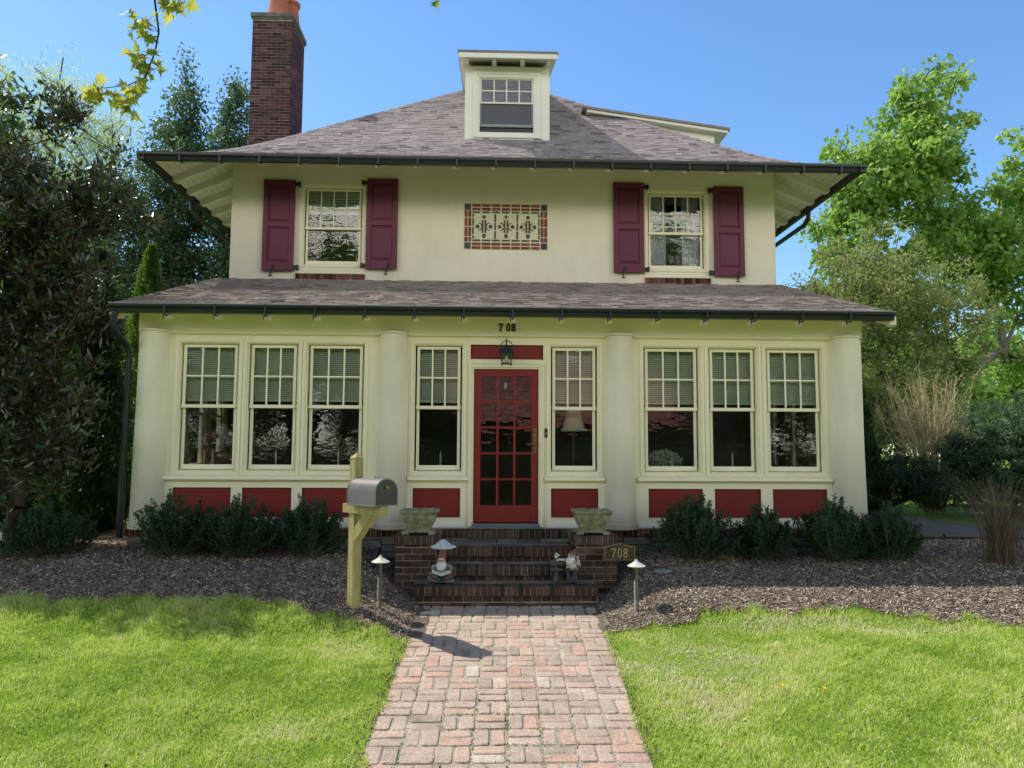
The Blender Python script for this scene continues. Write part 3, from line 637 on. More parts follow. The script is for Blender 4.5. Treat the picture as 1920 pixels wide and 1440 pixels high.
# --- shutters
def shutter(x0, x1, z0, z1, side, dogx):
    s = MB(); y0, y1 = UY - .075, UY - .035; st = .085
    for a, b in ((x0, x0 + st), (x1 - st, x1)): s.box(a, b, y0, y1, z0, z1)
    zm = z0 + (z1 - z0) * .505
    for c, d in ((z0, z0 + .15), (zm - .045, zm + .045), (z1 - .11, z1)): s.box(x0 + st, x1 - st, y0, y1, c, d)
    for c, d in ((z0 + .15, zm - .045), (zm + .045, z1 - .11)):
        a, b = x0 + st, x1 - st; i = .055
        s.box(a, b, y0 + .022, y1 - .002, c, d)
        s.add([(a + .012, y0 + .022, c + .012), (b - .012, y0 + .022, c + .012), (b - .012, y0 + .022, d - .012), (a + .012, y0 + .022, d - .012), (a + i, y0 + .006, c + i), (b - i, y0 + .006, c + i), (b - i, y0 + .006, d - i), (a + i, y0 + .006, d - i)],
              [(0, 1, 5, 4), (1, 2, 6, 5), (2, 3, 7, 6), (3, 0, 4, 7), (4, 5, 6, 7)])
    o = s.build('shutter', M['shutter'], house, bevel=.003)
    hx = x1 if side < 0 else x0; dr = 1 if side < 0 else -1
    for z in (z0 + .07, z1 - .07):
        h = MB(); h.box(hx - .0 * dr, hx + .075 * dr, UY - .062, UY - .02, z - .022, z + .022); h.box(hx + .05 * dr, hx + .09 * dr, UY - .085, UY - .0, z - .042, z + .03); h.build('hinge', M['black'], o)
    g = MB(); g.tube([(dogx + .03, UY - .10, z0 + .08), (dogx + .01, UY - .10, z0 + .02), (dogx, UY - .10, z0 - .03), (dogx - .01, UY - .09, z0 - .085)], [.012, .02, .012, .014], 8); g.ball((dogx + .028, UY - .10, z0 + .07), .024, .014, .034, 8); g.box(dogx - .045, dogx + .025, UY - .10, UY - .08, z0 - .11, z0 - .09); g.tube([(dogx, UY, z0 - .03), (dogx, UY - .1, z0 - .03)], .008, 6)
    g.build('shutter_dog', M['black'], o)
shutter(-3.893, -3.35, 4.845, 6.465, -1, -3.72); shutter(-2.097, -1.554, 4.893, 6.515, 1, -1.73)
shutter(2.258, 2.80, 4.89, 6.522, -1, 2.43); shutter(4.055, 4.598, 4.845, 6.478, 1, 4.47)

# --- tile mosaic panel, laid out from the photo's proportions
t = MB(); mx0, mx1, mz0, mz1 = -.381, 1.081, 5.292, 6.10
def MX(u): return mx0 + (u - 118) / (1768 - 118) * (mx1 - mx0)
def MZ(v): return mz1 - (v - 140) / (1035 - 140) * (mz1 - mz0)
def tl(u0, u1, v0, v1, mi): t.box(MX(u0), MX(u1), UY - .012 - random.uniform(0, .002), UY, MZ(v1), MZ(v0), mi, random.random(), .0012)
t.box(mx0 - .012, mx1 + .012, UY - .006, UY, mz0 - .012, mz1 + .012, 3)
for u in (118, 1645):
    for v in (140, 912): tl(u, u + 122, v, v + 122, 1)
for i in range(7):
    u0 = 268 + i * 196
    for v in (140, 215, 912, 985): tl(u0, u0 + 172, v, v + 52, 0)
    tl(u0 + 6, u0 + 158, 288, 318, 1); tl(u0 + 6, u0 + 164, 850, 882, 1)
for u in (118, 192, 1638, 1710):
    for v0, v1 in ((275, 400), (420, 585), (605, 785), (805, 890)): tl(u, u + 58, v0, v1, 0)
for u in (274, 1590):
    for v0, v1 in ((335, 395), (420, 570), (595, 745), (770, 830)): tl(u, u + 30, v0, v1, 1)
for u in (712, 1153):
    for v0, v1 in ((338, 490), (510, 660), (685, 835)): tl(u, u + 34, v0, v1, 2)
def disc(u, v, r, mi, sx=1, tip=0, n=12):
    P = []
    for k in range(n):
        a = 2 * math.pi * k / n; rr = r * (1 + (tip * max(0, math.sin(a * tip if False else a)) if tip > 0 else -tip * max(0, -math.sin(a))) * .35)
        P.append((MX(u + sx * rr * math.cos(a)), MZ(v - rr * math.sin(a))))
    t.prism(P, UY - .012, UY, 'y', mi, random.random())
for c, up_, dn in ((506, 'd', 't'), (945, 'q', 'o'), (1383, 'd', 't')):
    for dx in (-46, 10): tl(c + dx, c + dx + 36, 458, 712, 2)
    for sg in (-1, 1):
        disc(c + sg * 130, 590, 40, 1 if c != 945 else 2)
        # hooked arms
        for q in (-1, 1):
            pts = [(c + sg * 46, 590 - q * 20), (c + sg * 52, 590 - q * 55), (c + sg * 78, 590 - q * 75), (c + sg * 116, 590 - q * 82), (c + sg * 112, 590 - q * 64), (c + sg * 84, 590 - q * 56), (c + sg * 66, 590 - q * 40), (c + sg * 58, 590 - q * 8)]
            P = [(MX(a), MZ(b)) for a, b in pts]; t.prism(P, UY - .0115, UY, 'y', 2, random.random())
    if up_ == 'q': t.prism([(MX(c + a), MZ(392 + b)) for a, b in ((0, -55), (18, -18), (55, 0), (18, 18), (0, 55), (-18, 18), (-55, 0), (-18, -18))], UY - .012, UY, 'y', 2, .6)
    else: disc(c, 398, 38, 1, .95)
    disc(c, 782, 40, 1, .9, 1)
t.build('tile_mosaic', [M['tile_r'], M['tile_g'], M['tile_b'], M['tile_bg']], house)

# --- main roof (bell-cast hip)
EX0, EX1, EY0, EY1 = -5.52, 6.22, 2.3, 14.0
RH = ([0, .45, .9, 1.3, 1.8, 5.85], [6.52, 6.70, 6.94, 7.21, 7.59, 10.83])
def rh(r): return float(np.interp(r, RH[0], RH[1]))
SL = [0.]; RR = [0.]
for i in range(1, 600):
    r0, r1 = (i - 1) * 5.85 / 599, i * 5.85 / 599; SL.append(SL[-1] + math.hypot(r1 - r0, rh(r1) - rh(r0))); RR.append(r1)
def run_at(s): return float(np.interp(s, SL, RR))
def shingles(mb, u0, u1, fmap, rmax_s, runf, hf, ins0=1, ins1=1, expo=.118, tw=(.10, .21), skip=None):
    s = 0; row = 0
    while s < rmax_s - .02:
        s1 = min(s + expo, rmax_s); ra, rb = runf(s), runf(s1 + .03 if s1 + .03 < rmax_s else rmax_s)
        a0, a1 = u0 + ins0 * ra, u1 - ins1 * ra; u = a0 - random.uniform(0, .2)
        while u < a1:
            w_ = random.uniform(*tw); xa, xb = max(u, a0), min(u + w_, a1)
            if xb - xa > .015:
                xa2, xb2 = max(xa, u0 + ins0 * rb), min(xb, u1 - ins1 * rb)
                if xb2 > xa2:
                    th = random.choice((.008, .013, .018)) + random.uniform(0, .003); g = .003; lip = random.uniform(-.006, .006)
                    P = [fmap(xa + g, ra - .004 + lip * .5), fmap(xb - g, ra - .004 + lip * .5), fmap(xb2, rb), fmap(xa2, rb)]
                    za, zb = hf(max(ra, 0)), hf(rb)
                    vs = [(*P[0], za + th), (*P[1], za + th), (*P[2], zb + .002), (*P[3], zb + .002), (*P[0], za - .004), (*P[1], za - .004)]
                    mb.add(vs, [(0, 1, 2, 3), (4, 5, 1, 0), (5, 2, 1), (4, 0, 3)], 0, min(1, max(0, random.gauss(.55, .15) - (.4 if random.random() < .10 else 0))))
            u += w_
        s = s1; row += 1
r = MB(); MS = SL[-1]
# flat underlayer
RS = list(RH[0])
for (pa, pb_, qa, qb) in (((EX0, EY0), (EX1, EY0), (1, 1), (-1, 1)), ((EX1, EY0), (EX1, EY1), (-1, 1), (-1, -1)), ((EX1, EY1), (EX0, EY1), (-1, -1), (1, -1)), ((EX0, EY1), (EX0, EY0), (1, -1), (1, 1))):
    for a, b in zip(RS, RS[1:]):
        r.add([(pa[0] + qa[0] * a, pa[1] + qa[1] * a, rh(a)), (pb_[0] + qb[0] * a, pb_[1] + qb[1] * a, rh(a)), (pb_[0] + qb[0] * b, pb_[1] + qb[1] * b, rh(b)), (pa[0] + qa[0] * b, pa[1] + qa[1] * b, rh(b))], [(0, 1, 2, 3)], 0, .3)
shingles(r, EX0, EX1, lambda u, q: (u, EY0 + q), MS, run_at, rh)
shingles(r, EY0, EY1, lambda u, q: (EX0 + q, u), MS, run_at, rh, tw=(.2, .4))
shingles(r, EY0, EY1, lambda u, q: (EX1 - q, u), MS, run_at, rh, tw=(.2, .4))
roof = r.build('roof', M['shingle'], house)
# hip caps
for name, (hx, hy, sx, sy) in dict(a=(EX0, EY0, 1, 1), b=(EX1, EY0, -1, 1), c=(EX0, EY1, 1, -1), d=(EX1, EY1, -1, -1)).items():
    c = MB(); q = 0.05; 
    while q < 5.7:
        q2 = q + .155; tt = random.gauss(.5, .15); w_ = .10
        za, zb = rh(q) + .028, rh(q2 + .05) + .012; d1, d2 = -.07, -.07
        A = lambda k, z, ox=0, oy=0: (hx + sx * k + ox, hy + sy * k + oy, z)
        dz = .06
        vs = [A(q, za - dz, -0, sy * -0 + 0), A(q, za), A(q, za)]
        L0 = (hx + sx * (q + w_), hy + sy * (q - w_ * .2), rh(max(0, q - w_ * .2)) + .018); R0 = (hx + sx * (q - w_ * .2), hy + sy * (q + w_), rh(max(0, q - w_ * .2)) + .018)
        L1 = (hx + sx * (q2 + .05 + w_), hy + sy * (q2 + .05 - w_ * .2), rh(q2 + .05 - w_ * .2) + .010); R1 = (hx + sx * (q2 + .05 - w_ * .2), hy + sy * (q2 + .05 + w_), rh(q2 + .05 - w_ * .2) + .010)
        t0, t1 = A(q, za + .006), A(q2 + .05, zb + .006)
        c.add([L0, t0, R0, L1, t1, R1, (L0[0], L0[1], L0[2] - .02), (t0[0], t0[1], t0[2] - .03), (R0[0], R0[1], R0[2] - .02)], [(0, 1, 4, 3), (1, 2, 5, 4), (6, 7, 1, 0), (7, 8, 2, 1)], 0, min(1, max(0, tt)))
        q = q2
    c.build('hip_cap', M['shingle'], roof)
# soffit decking and rafters
def soffit(mb, fm, u0, u1):
    q = [0.02, .45, .9, 1.25]
    for a, b in zip(q, q[1:]):
        k = 4; 
        for i in range(k):
            ra, rb = a + (b - a) * i / k, a + (b - a) * (i + 1) / k - .004
            mb.add([(*fm(u0 + ra, ra), rh(ra) - .035), (*fm(u1 - ra, ra), rh(ra) - .035), (*fm(u1 - rb, rb), rh(rb) - .035), (*fm(u0 + rb, rb), rh(rb) - .035)], [(0, 3, 2, 1)])
for fm, u0, u1 in ((lambda u, q: (u, EY0 + q), EX0, EX1), (lambda u, q: (EX0 + q, u), EY0, EY1), (lambda u, q: (EX1 - q, u), EY0, EY1)):
    sm = MB(); soffit(sm, fm, u0, u1); sm.build('soffit', M['stucco'], house)
def rafter(fm, u, wd=.05, rmax=1.12):
    if rmax < .2: return
    top = [(r_, rh(r_) - .036) for r_ in (.04, .3, .6, .9) if r_ < rmax] + [(rmax, rh(rmax) - .036)]
    bot = [(rmax, rh(rmax) - .17)] + [b for b in ((.9, rh(.9) - .19), (.62, rh(.62) - .185), (.42, rh(.42) - .15), (.28, rh(.28) - .155), (.10, rh(.10) - .165), (.04, rh(.04) - .12)) if b[0] < rmax]
    P = top + bot; n = len(P); m = MB(); vs = [(*fm(u - wd, q), z) for q, z in P] + [(*fm(u + wd, q), z) for q, z in P]
    m.add(vs, [(i, (i + 1) % n, n + (i + 1) % n, n + i) for i in range(n)] + [tuple(range(n)), tuple(range(2 * n - 1, n - 1, -1))]); return m.build('rafter', M['white'], house)
x = -4.98
while x < 5.9: rafter(lambda u, q: (u, EY0 + q), x, rmax=min(1.12, x - EX0 - .08, EX1 - x - .08)); x += .638
y = 2.75 + .55
while y < 13.2:
    rafter(lambda u, q: (EX0 + q, u), y, rmax=min(1.12, y - EY0 - .08)); rafter(lambda u, q: (EX1 - q, u), y, rmax=min(1.12, y - EY0 - .08)); y += .638
# gutters
def gprof(a, zt, h_=.115, s=-1):
    """cross section (offset, z) of an open K gutter; a = inner edge, s = outward direction"""
    o = lambda k: a + s * k
    return [(o(0), zt), (o(0), zt - h_), (o(.07), zt - h_), (o(.085), zt - h_ * .55), (o(.115), zt - h_ * .3), (o(.118), zt + .006), (o(.105), zt + .006), (o(.103), zt - .02), (o(.06), zt - .085), (o(.012), zt - .085), (o(.012), zt)]
g = MB(); g.prism(gprof(EY0 - .0, 6.515), EX0 - .118, EX1 + .118, 'x'); gu = g.build('gutter', M['gutter'], house)
for X, s in ((EX0, -1), (EX1, 1)):
    g = MB(); g.prism([(a, b) for a, b in gprof(X, 6.512, s=s)], EY0 - .115, EY1, 'y'); g.build('gutter', M['gutter'], house)
x = -4.95
while x < 6.1:
    h = MB(); h.box(x - .012, x + .012, EY0 - .124, EY0 - .118, 6.40, 6.52); h.box(x - .012, x + .012, EY0 - .124, EY0 + .01, 6.375, 6.40); h.build('hanger', M['gutter'], gu); x += .638
# leader pipes below the side eaves
for X, s, e in ((EX0 - .06, 1, -4.52), (EX1 + .06, -1, 5.24)):
    l = MB(); l.tube([(X, 4.4, 6.42), (X, 4.42, 6.28), (X + s * .02, 4.6, 6.20), (X + s * .12, 6.8, 6.14), (X + s * .5, 7.9, 6.0), (e, 8.3, 5.8), (e, 8.35, 5.4), (e, 8.35, .6)], .045, 10); l.build('downspout', M['gutter'], house, smooth=True)

# --- porch roof
PY0, PY1, PZ0, PZ1 = -.36, 3.3, 3.535, 4.70
psl = (PZ1 - PZ0) / (PY1 - PY0)
def ph(r_): return PZ0 + psl * r_
r = MB(); PX0, PX1 = -4.69, 5.29; Ls = math.hypot(PY1 - PY0, PZ1 - PZ0)
r.prism([(PY0, PZ0 - .02), (PY1, PZ1 - .02), (PY1, PZ1 + .0), (PY0, PZ0 + .0)], PX0, PX1, 'x', 0, .3)
shingles(r, PX0, PX1, lambda u, q: (u, PY0 + q), Ls, lambda s: s * (PY1 - PY0) / Ls, ph, 0, 0, tw=(.10, .21))
proof = r.build('porch_roof', M['shingle2'], house)
r = MB(); x = PX0
while x < PX1:
    w_ = random.uniform(.25, .34); z1, z2 = PZ0 + .008 + .02 * abs(math.sin(x * 3.3)) + .008 * math.sin(x * 8), PZ0 + .008 + .02 * abs(math.sin((x + w_) * 3.3)) + .008 * math.sin((x + w_) * 8)
    if x > 1: z1 = z2 = PZ0 + .016
    xe = min(x + w_, PX1); r.add([(x, PY0 - .03, z1 - .012), (xe, PY0 - .03, z2 - .012), (xe, PY0 + .12, ph(.12) + .014), (x, PY0 + .12, ph(.12) + .014), (x, PY0 - .03, z1 - .02), (xe, PY0 - .03, z2 - .02)], [(0, 1, 2, 3), (4, 5, 1, 0)], 0, random.gauss(.7, .1)); x = xe
r.build('starter_course', M['shingle2'], proof)
r = MB(); r.prism([(PY0 + .01, PZ0 - .13), (PY1, PZ1 - .16), (PY1, PZ1 - .022), (PY0 + .01, PZ0 - .022)], PX0, PX0 + .03); r.prism([(PY0 + .01, PZ0 - .13), (PY1, PZ1 - .16), (PY1, PZ1 - .022), (PY0 + .01, PZ0 - .022)], PX1 - .03, PX1)
r.build('rake_board', M['trim'], house)
r = MB(); r.add([(PX0 + .03, PY0 + .01, PZ0 - .045), (PX1 - .03, PY0 + .01, PZ0 - .045), (PX1 - .03, .1, ph(.46) - .045), (PX0 + .03, .1, ph(.46) - .045)], [(0, 3, 2, 1)]); r.build('porch_soffit', M['trim'], house)
x = -4.59; 
while x < 5.28:
    m = MB(); m.prism([(PY0 + .005, PZ0 - .05), (PY0 + .005, PZ0 - .155), (PY0 + .07, PZ0 - .175), (PY0 + .12, PZ0 - .135), (PY0 + .36, PZ0 - .06), (PY0 + .36, ph(.36) - .05)], x - .045, x + .045); m.build('rafter', M['trim'], house, bevel=.003); x += .6165
g = MB(); g.prism(gprof(PY0, 3.528, .105), -4.655, 5.25, 'x'); pg = g.build('gutter', M['gutter'], house)
g = MB(); g.box(-4.655, 5.25, PY0 - .124, PY0 - .118, 3.524, 3.538); g.build('gutter_lip', M['chrome'], pg)
x = -3.97
while x < 5.2:
    h = MB(); h.box(x - .01, x + .01, PY0 - .125, PY0 - .119, 3.40, 3.53); h.box(x - .01, x + .01, PY0 - .125, PY0 - .02, 3.385, 3.40); h.box(x - .035, x - .022, PY0 - .06, PY0 - .05, 3.355, 3.42); h.build('hanger', M['gutter'], pg); x += .6165
l = MB(); l.tube([(-4.60, PY0 - .06, 3.43), (-4.61, PY0 - .06, 3.27), (-4.60, PY0 + .02, 3.18), (-4.57, -.12, 3.06), (-4.565, -.06, 2.96), (-4.565, -.05, 2.85), (-4.575, -.05, .62)], [.04, .042, .042, .042, .042, .04, .04], 10); ds = l.build('downspout', M['gutter'], house, smooth=True)
# --- chimney: individually laid bricks on a mortar core
CX0, CX1, CY0, CY1, CZ1 = -5.07, -4.22, 6.0, 7.1, 11.02
c = MB(); c.box(CX0 + .008, CX1 - .008, CY0 + .008, CY1 - .008, .4, CZ1, 1); z = 6.2; row = 0
while z < CZ1 - .03:
    for (a0, a1, fn) in ((CX0, CX1, lambda a, b: c.box(a, b, CY0, CY0 + .05, z + .004, z + .060, 0, random.random(), .001)), (CY0, CY1, lambda a, b: c.box(CX1 - .05, CX1, a, b, z + .004, z + .060, 0, random.random(), .001)), (CY0, CY1, lambda a, b: c.box(CX0, CX0 + .05, a, b, z + .004, z + .060, 0, random.random(), .001))):
        u = a0 - (.105 if row % 2 else 0)
        while u < a1 - .01: fn(max(u, a0) + .004, min(u + .212, a1) - .004); u += .212
    z += .0675; row += 1
chim = c.build('chimney', [pm('chimney_brick', [(.028, .014, .019), (.058, .024, .032), (.085, .034, .042), (.12, .058, .062)], .9, .2, 2, tint=True, fine=.2, fs=60, bump=.004, bs=80), M['mortard']], house)
c = MB(); c.box(CX0 - .02, CX1 + .02, CY0 - .02, CY1 + .02, CZ1, CZ1 + .04); c.box(CX0 - .04, CX1 + .04, CY0 - .04, CY1 + .04, CZ1 + .04, CZ1 + .13); c.add([(CX0 - .04, CY0 - .04, CZ1 + .13), (CX1 + .04, CY0 - .04, CZ1 + .13), (CX1 + .04, CY1 + .04, CZ1 + .13), (CX0 - .04, CY1 + .04, CZ1 + .13), (CX0 + .15, CY0 + .15, CZ1 + .2), (CX1 - .15, CY0 + .15, CZ1 + .2), (CX1 - .15, CY1 - .15, CZ1 + .2), (CX0 + .15, CY1 - .15, CZ1 + .2)], [(0, 1, 5, 4), (1, 2, 6, 5), (2, 3, 7, 6), (3, 0, 4, 7), (4, 5, 6, 7)])
c.build('chimney_cap', M['capst'], chim)
for yc in (6.3, 6.8):
    c = MB(); c.lathe((-4.6 + (.1 if yc > 6.5 else 0), yc, CZ1 + .12), [(.27, 0), (.25, .1), (.21, .35), (.19, .62), (.23, .66), (.23, .72), (.16, .72), (.15, .5)], 22); c.build('flue_pot', M['terra'], chim, smooth=True)

# --- front dormer
DY = 4.2
w = MB()
cells(w, -.425, 1.20, 7.55, 9.13, [(-.11 - .05, .86 + .05, 7.80, 8.91)], DY, DY + .1)
for X0, X1 in ((-.425, -.325), (1.10, 1.20)): w.prism([(DY + .1, 7.6), (DY + .1, 9.22), (7.35, 10.11), (7.4, 9.9)], X0, X1)
dm = w.build('dormer', M['white'], house)
t = MB(); a, b = -.11, .86
frame(t, a - .05, b + .05, 7.80, 8.91, .05, DY - .014, DY + .003); frame(t, a - .1, b + .1, 7.75, 8.96, .05, DY - .03, DY + .002); frame(t, a - .03, b + .03, 7.82, 8.89, .02, DY + .005, DY + .09)
t.box(a - .045, b + .045, DY + .03, DY + .07, 8.40, 8.43)
for k in (1, 2, 3): x = a + (b - a) * k / 4; t.box(x - .011, x + .011, DY + .035, DY + .06, 8.43, 8.88)
t.box(a, b, DY + .036, DY + .059, 8.645, 8.667); frame(t, a, b, 8.43, 8.875, .03, DY + .033, DY + .064, bot=0)
t.build('window_frame', M['white'], dm, bevel=.003)
t = MB(); frame(t, a, b, 7.995, 8.395, .03, DY + .05, DY + .08, bot=.05); t.build('screen_frame', M['chrome'], dm)
t = MB(); t.box(a - .03, b + .03, DY + .09, DY + .095, 7.83, 7.945); t.build('gap_shade_strip', M['black'], dm)  # dark of the opening drawn as a black strip
g = MB(); g.add([(a, DY + .048, 8.43), (b, DY + .048, 8.43), (b, DY + .048, 8.88), (a, DY + .048, 8.88)], [(0, 1, 2, 3)]); g.build('pane', M['glassu'], dm); g = MB(); g.add([(a, DY + .066, 7.99), (b, DY + .066, 7.99), (b, DY + .066, 8.40), (a, DY + .066, 8.40)], [(0, 1, 2, 3)]); g.build('insect_screen', pm('insect_screen', (.035, .042, .055), .35, .1, 4, spec=.5), dm)
g = MB(); g.box(a - .2, b + .2, DY + .8, DY + .85, 7.7, 9.1); g.build('dormer_dark_sheet', M['black'], dm)  # darkness behind the panes painted as a black sheet
r = MB(); dsl = .27; dz = lambda y: 9.16 + dsl * (y - 3.82)
r.prism([(3.82, dz(3.82) + .035), (7.6, dz(7.6) + .035), (7.6, dz(7.6) + .075), (3.80, dz(3.82) + .075)], -.56, 1.335); r.build('dormer_roof', M['shingle'], dm)
r = MB(); r.prism([(3.85, dz(3.85) - .02), (7.45, dz(7.45) - .02), (7.45, dz(7.45) + .033), (3.84, dz(3.84) + .033)], -.54, 1.315); r.prism([(3.82, dz(3.82) - .06), (3.85, dz(3.85) - .06), (3.85, dz(3.85) + .034), (3.82, dz(3.82) + .034)], -.545, 1.32); r.build('dormer_soffit', M['white'], dm, bevel=.003)
for x in (-.40, .13, .67, 1.175):
    r = MB(); r.prism([(3.86, dz(3.86) - .021), (3.86, dz(3.86) - .075), (DY - .002, dz(DY) - .13), (DY - .002, dz(DY) - .021)], x - .04, x + .04); r.build('bracket', M['white'], dm)
# --- side dormer on the right-hand slope
sz = lambda x: 8.90 - .135 * (x - 2.3)
w = MB(); P_ = [(2.2, 8.6), (2.2, sz(2.2) - .055), (4.85, sz(4.85) - .055), (4.85, 7.3)]
w.prism(P_, 5.68, 5.76, 'y'); w.prism(P_, 9.6, 9.68, 'y'); w.box(4.77, 4.85, 5.76, 9.6, 7.3, sz(4.8) - .06)
sd = w.build('side_dormer', M['white'], house)
w = MB(); w.prism([(2.0, sz(2.0)), (5.13, sz(5.13)), (5.13, sz(5.13) + .05), (2.0, sz(2.0) + .05)], 5.48, 10, 'y'); w.build('side_dormer_roof', M['shingle'], sd)
w = MB(); w.prism([(2.1, sz(2.1) - .06), (5.09, sz(5.09) - .06), (5.09, sz(5.09) - .002), (2.1, sz(2.1) - .002)], 5.51, 9.97, 'y'); w.build('side_dormer_soffit', M['white'], sd)
# ================================================================== STEPS
steps = empty('front_steps', (.25, -.6, 0), 'dark brick front steps with two low brick piers leading to the red door', 'steps')
SM = [M['stepbrick'], M['mortard'], M['tread']]
def rowlock(mb, x0, x1, y0, y1, z0, z1, wd=.0685):
    n = max(1, round((x1 - x0) / wd)); q = (x1 - x0) / n
    for i in range(n): mb.box(x0 + i * q + .004, x0 + (i + 1) * q - .004, y0 + random.uniform(-.003, .002), y1, z0, z1 + random.uniform(-.003, .002), 0, random.uniform(0, .62), .0015)
def course(mb, x0, x1, y0, y1, z0, z1, l=.208, off=0, tb=None):
    x = x0 - off
    while x < x1 - .01:
        a, b = max(x, x0), min(x + l, x1)
        if b - a > .02: mb.box(a + .004, b - .004, y0 + random.uniform(-.003, .002), y1, z0 + .004, z1 - .004, 0 if tb is None else 2, random.uniform(0, .7), .0015)
        x += l
YB = [-.06, -.55, -.91, -1.27]; ZT = [.73, .56, .39, .22]; XL = [(-.53, 1.07)] * 3 + [(-.79, 1.29)]
for k in range(4):
    s = MB(); x0, x1 = XL[k]; back = .0 if k == 0 else YB[k - 1] + .0; zt = ZT[k]
    s.box(x0 + .006, x1 - .006, YB[k] + .004, YB[k] + .2, zt - .106, zt - .006, 1); s.box(x0 + .008, x1 - .008, YB[k] + .039, back + .02 if k else .0, zt - .19, zt - .007, 1)
    rowlock(s, x0, x1, YB[k], YB[k] + .20, zt - .105, zt)
    yy_ = YB[k] + .208
    while yy_ < back - .03:
        ye = min(yy_ + .098, back - .002); course(s, x0, x1, yy_, ye, zt - .05, zt + .003, .205, .1 if int(yy_ * 10) % 2 else 0, .8); yy_ += .104
    course(s, x0 + .015, x1 - .015, YB[k] + .035, YB[k] + .1, zt - .175, zt - .107, .11)
    if k == 3: course(s, x0 + .02, x1 - .02, YB[k] + .037, YB[k] + .1, zt - .25, zt - .18, .205)
    s.build('step', SM, steps)
for (x0, x1) in ((-1.05, -.545), (1.09, 1.59)):
    s = MB(); y0, y1 = -.83, -.06
    s.box(x0 + .016, x1 - .016, y0 + .014, y1, .0, .70, 1)
    z = .06; row = 0
    while z < .60:
        course(s, x0 + .012, x1 - .012, y0 + .01, y0 + .10, z, z + .076, .2, .1 * (row % 2))
        for X0, X1 in ((x0 + .012, x0 + .1), (x1 - .1, x1 - .012)):
            y = y0 + .1 + (.1 if row % 2 else 0)
            if row % 2: s.box(X0, X1, y0 + .102, y - .004, z + .004, z + .072, 0, random.random())
            while y < y1: s.box(X0, X1, y + .004, min(y + .2, y1) - .004, z + .004, z + .072, 0, random.random(), .001); y += .2
        z += .0765; row += 1
    rowlock(s, x0 - .008, x1 + .008, y0 - .012, y0 + .19, .625, .73)
    y = y0 + .195
    while y < y1 - .04: s.box(x0 - .008, (x0 + x1) / 2 - .003, y + .003, y + .065, .625, .728, 0, random.random(), .001); s.box((x0 + x1) / 2 + .003, x1 + .008, y + .003, y + .065, .625, .728, 0, random.random(), .001); y += .0685
    s.box(x0 - .003, x1 + .003, y0 - .007, y1, .632, .722, 1)
    s.build('pier', SM, steps)

# ================================================================== PLANTERS
def planter(x, y, z, label, seed):
    t = empty('stone_planter', (x, y, z), label, 'planter', 'square stone planters on the step piers')
    b = MB(); n = 1
    def ring(h, hw, c=.0):
        return [(x - hw, y - hw, z + h), (x + hw, y - hw, z + h), (x + hw, y + hw, z + h), (x - hw, y + hw, z + h)]
    prof = [(.0, .155), (.028, .155), (.034, .135), (.07, .150), (.12, .175), (.18, .196), (.225, .207), (.232, .222), (.262, .228), (.268, .222), (.268, .178), (.20, .168)]
    vs = []; 
    for h, hw in prof: vs += ring(h, hw)
    m = len(prof); fs = [(i * 4 + k, i * 4 + (k + 1) % 4, (i + 1) * 4 + (k + 1) % 4, (i + 1) * 4 + k) for i in range(m - 1) for k in range(4)] + [(3, 2, 1, 0)]
    b.add(vs, fs)
    for sx in (-1, 1):
        for sy in (-1, 1): b.box(x + sx * .155 - .04, x + sx * .155 + .04, y + sy * .155 - .04, y + sy * .155 + .04, z - .02, z + .02)
    o = b.build('bowl', M['cast'], t, bevel=.007)
    # carved relief: scrolls and a rim bead on each face
    for f in range(4):
        r = MB()
        Rm = Matrix.Translation((x, y, z)) @ Matrix.Rotation(f * math.pi / 2, 4, 'Z')
        def P(u, h, d=0):
            hw = float(np.interp(h, [a for a, _ in prof[:8]], [c for _, c in prof[:8]])); return Rm @ Vector((u, -hw - d + .004, h))
        for sg in (-1, 1):
            pts = [P(sg * (.012 + .055 * math.cos(a) * (1 - a / 9) + .035), .135 + .045 * math.sin(a) * (1 - a / 9), .003) for a in np.linspace(0, 7, 18)]
            r.tube(pts, .0075, 5); r.ball(P(sg * .05, .135, .004), .012, n=8)
            r.tube([P(sg * u, .09 + .03 * math.sin(u * 28), .002) for u in np.linspace(.02, .135, 9)], .006, 5)
        for u in np.linspace(-.2, .2, 19): r.ball(Rm @ Vector((u, -.224, .247)), .009, .005, .010, 6)
        r.build('relief', M['cast'], o, smooth='all')
    s = MB(); s.box(x - .172, x + .172, y - .172, y + .172, z + .18, z + .215, jit=.004); s.build('soil', M['soil'], t)
    return t
planter(-.775, -.56, .752, 'weathered square stone planter on the left step pier, behind the mailbox', 1)
planter(1.31, -.56, .752, 'weathered square stone planter on the right step pier, above the bronze number plaque', 2)

# ================================================================== MAILBOX
PXm, PYm = -1.335, -1.86; pz = gz(PXm, PYm); th = R(-48)
mb_ = empty('mailbox', (PXm, PYm, pz), 'dark metal mailbox on a notched pine post standing in the mulch beside the brick path', 'mailbox', rz=th)
def mbuild(m, name, mat, parent=mb_, **k):   # built in the mailbox's own frame
    pp = m.build(name, mat, None, **k); pp.parent = parent; return pp
H = 1.70 - pz; w = .05
m = MB(); m.box(-w, w, -w, w, -.15, H - .055); mbuild(m, 'post', M['wood'], bevel=.003)
m = MB(); m.add([(-w - .004, -w - .004, H - .055), (w + .004, -w - .004, H - .055), (w + .004, w + .004, H - .055), (-w - .004, w + .004, H - .055), (0, 0, H)], [(0, 1, 4), (1, 2, 4), (2, 3, 4), (3, 0, 4), (3, 2, 1, 0)]); mbuild(m, 'post_cap', M['wood'])
az = 1.075 - pz
m = MB(); m.box(-.155, .54, -w - .012, w - .02, az, az + .095); mbuild(m, 'arm', M['wood'], bevel=.003)
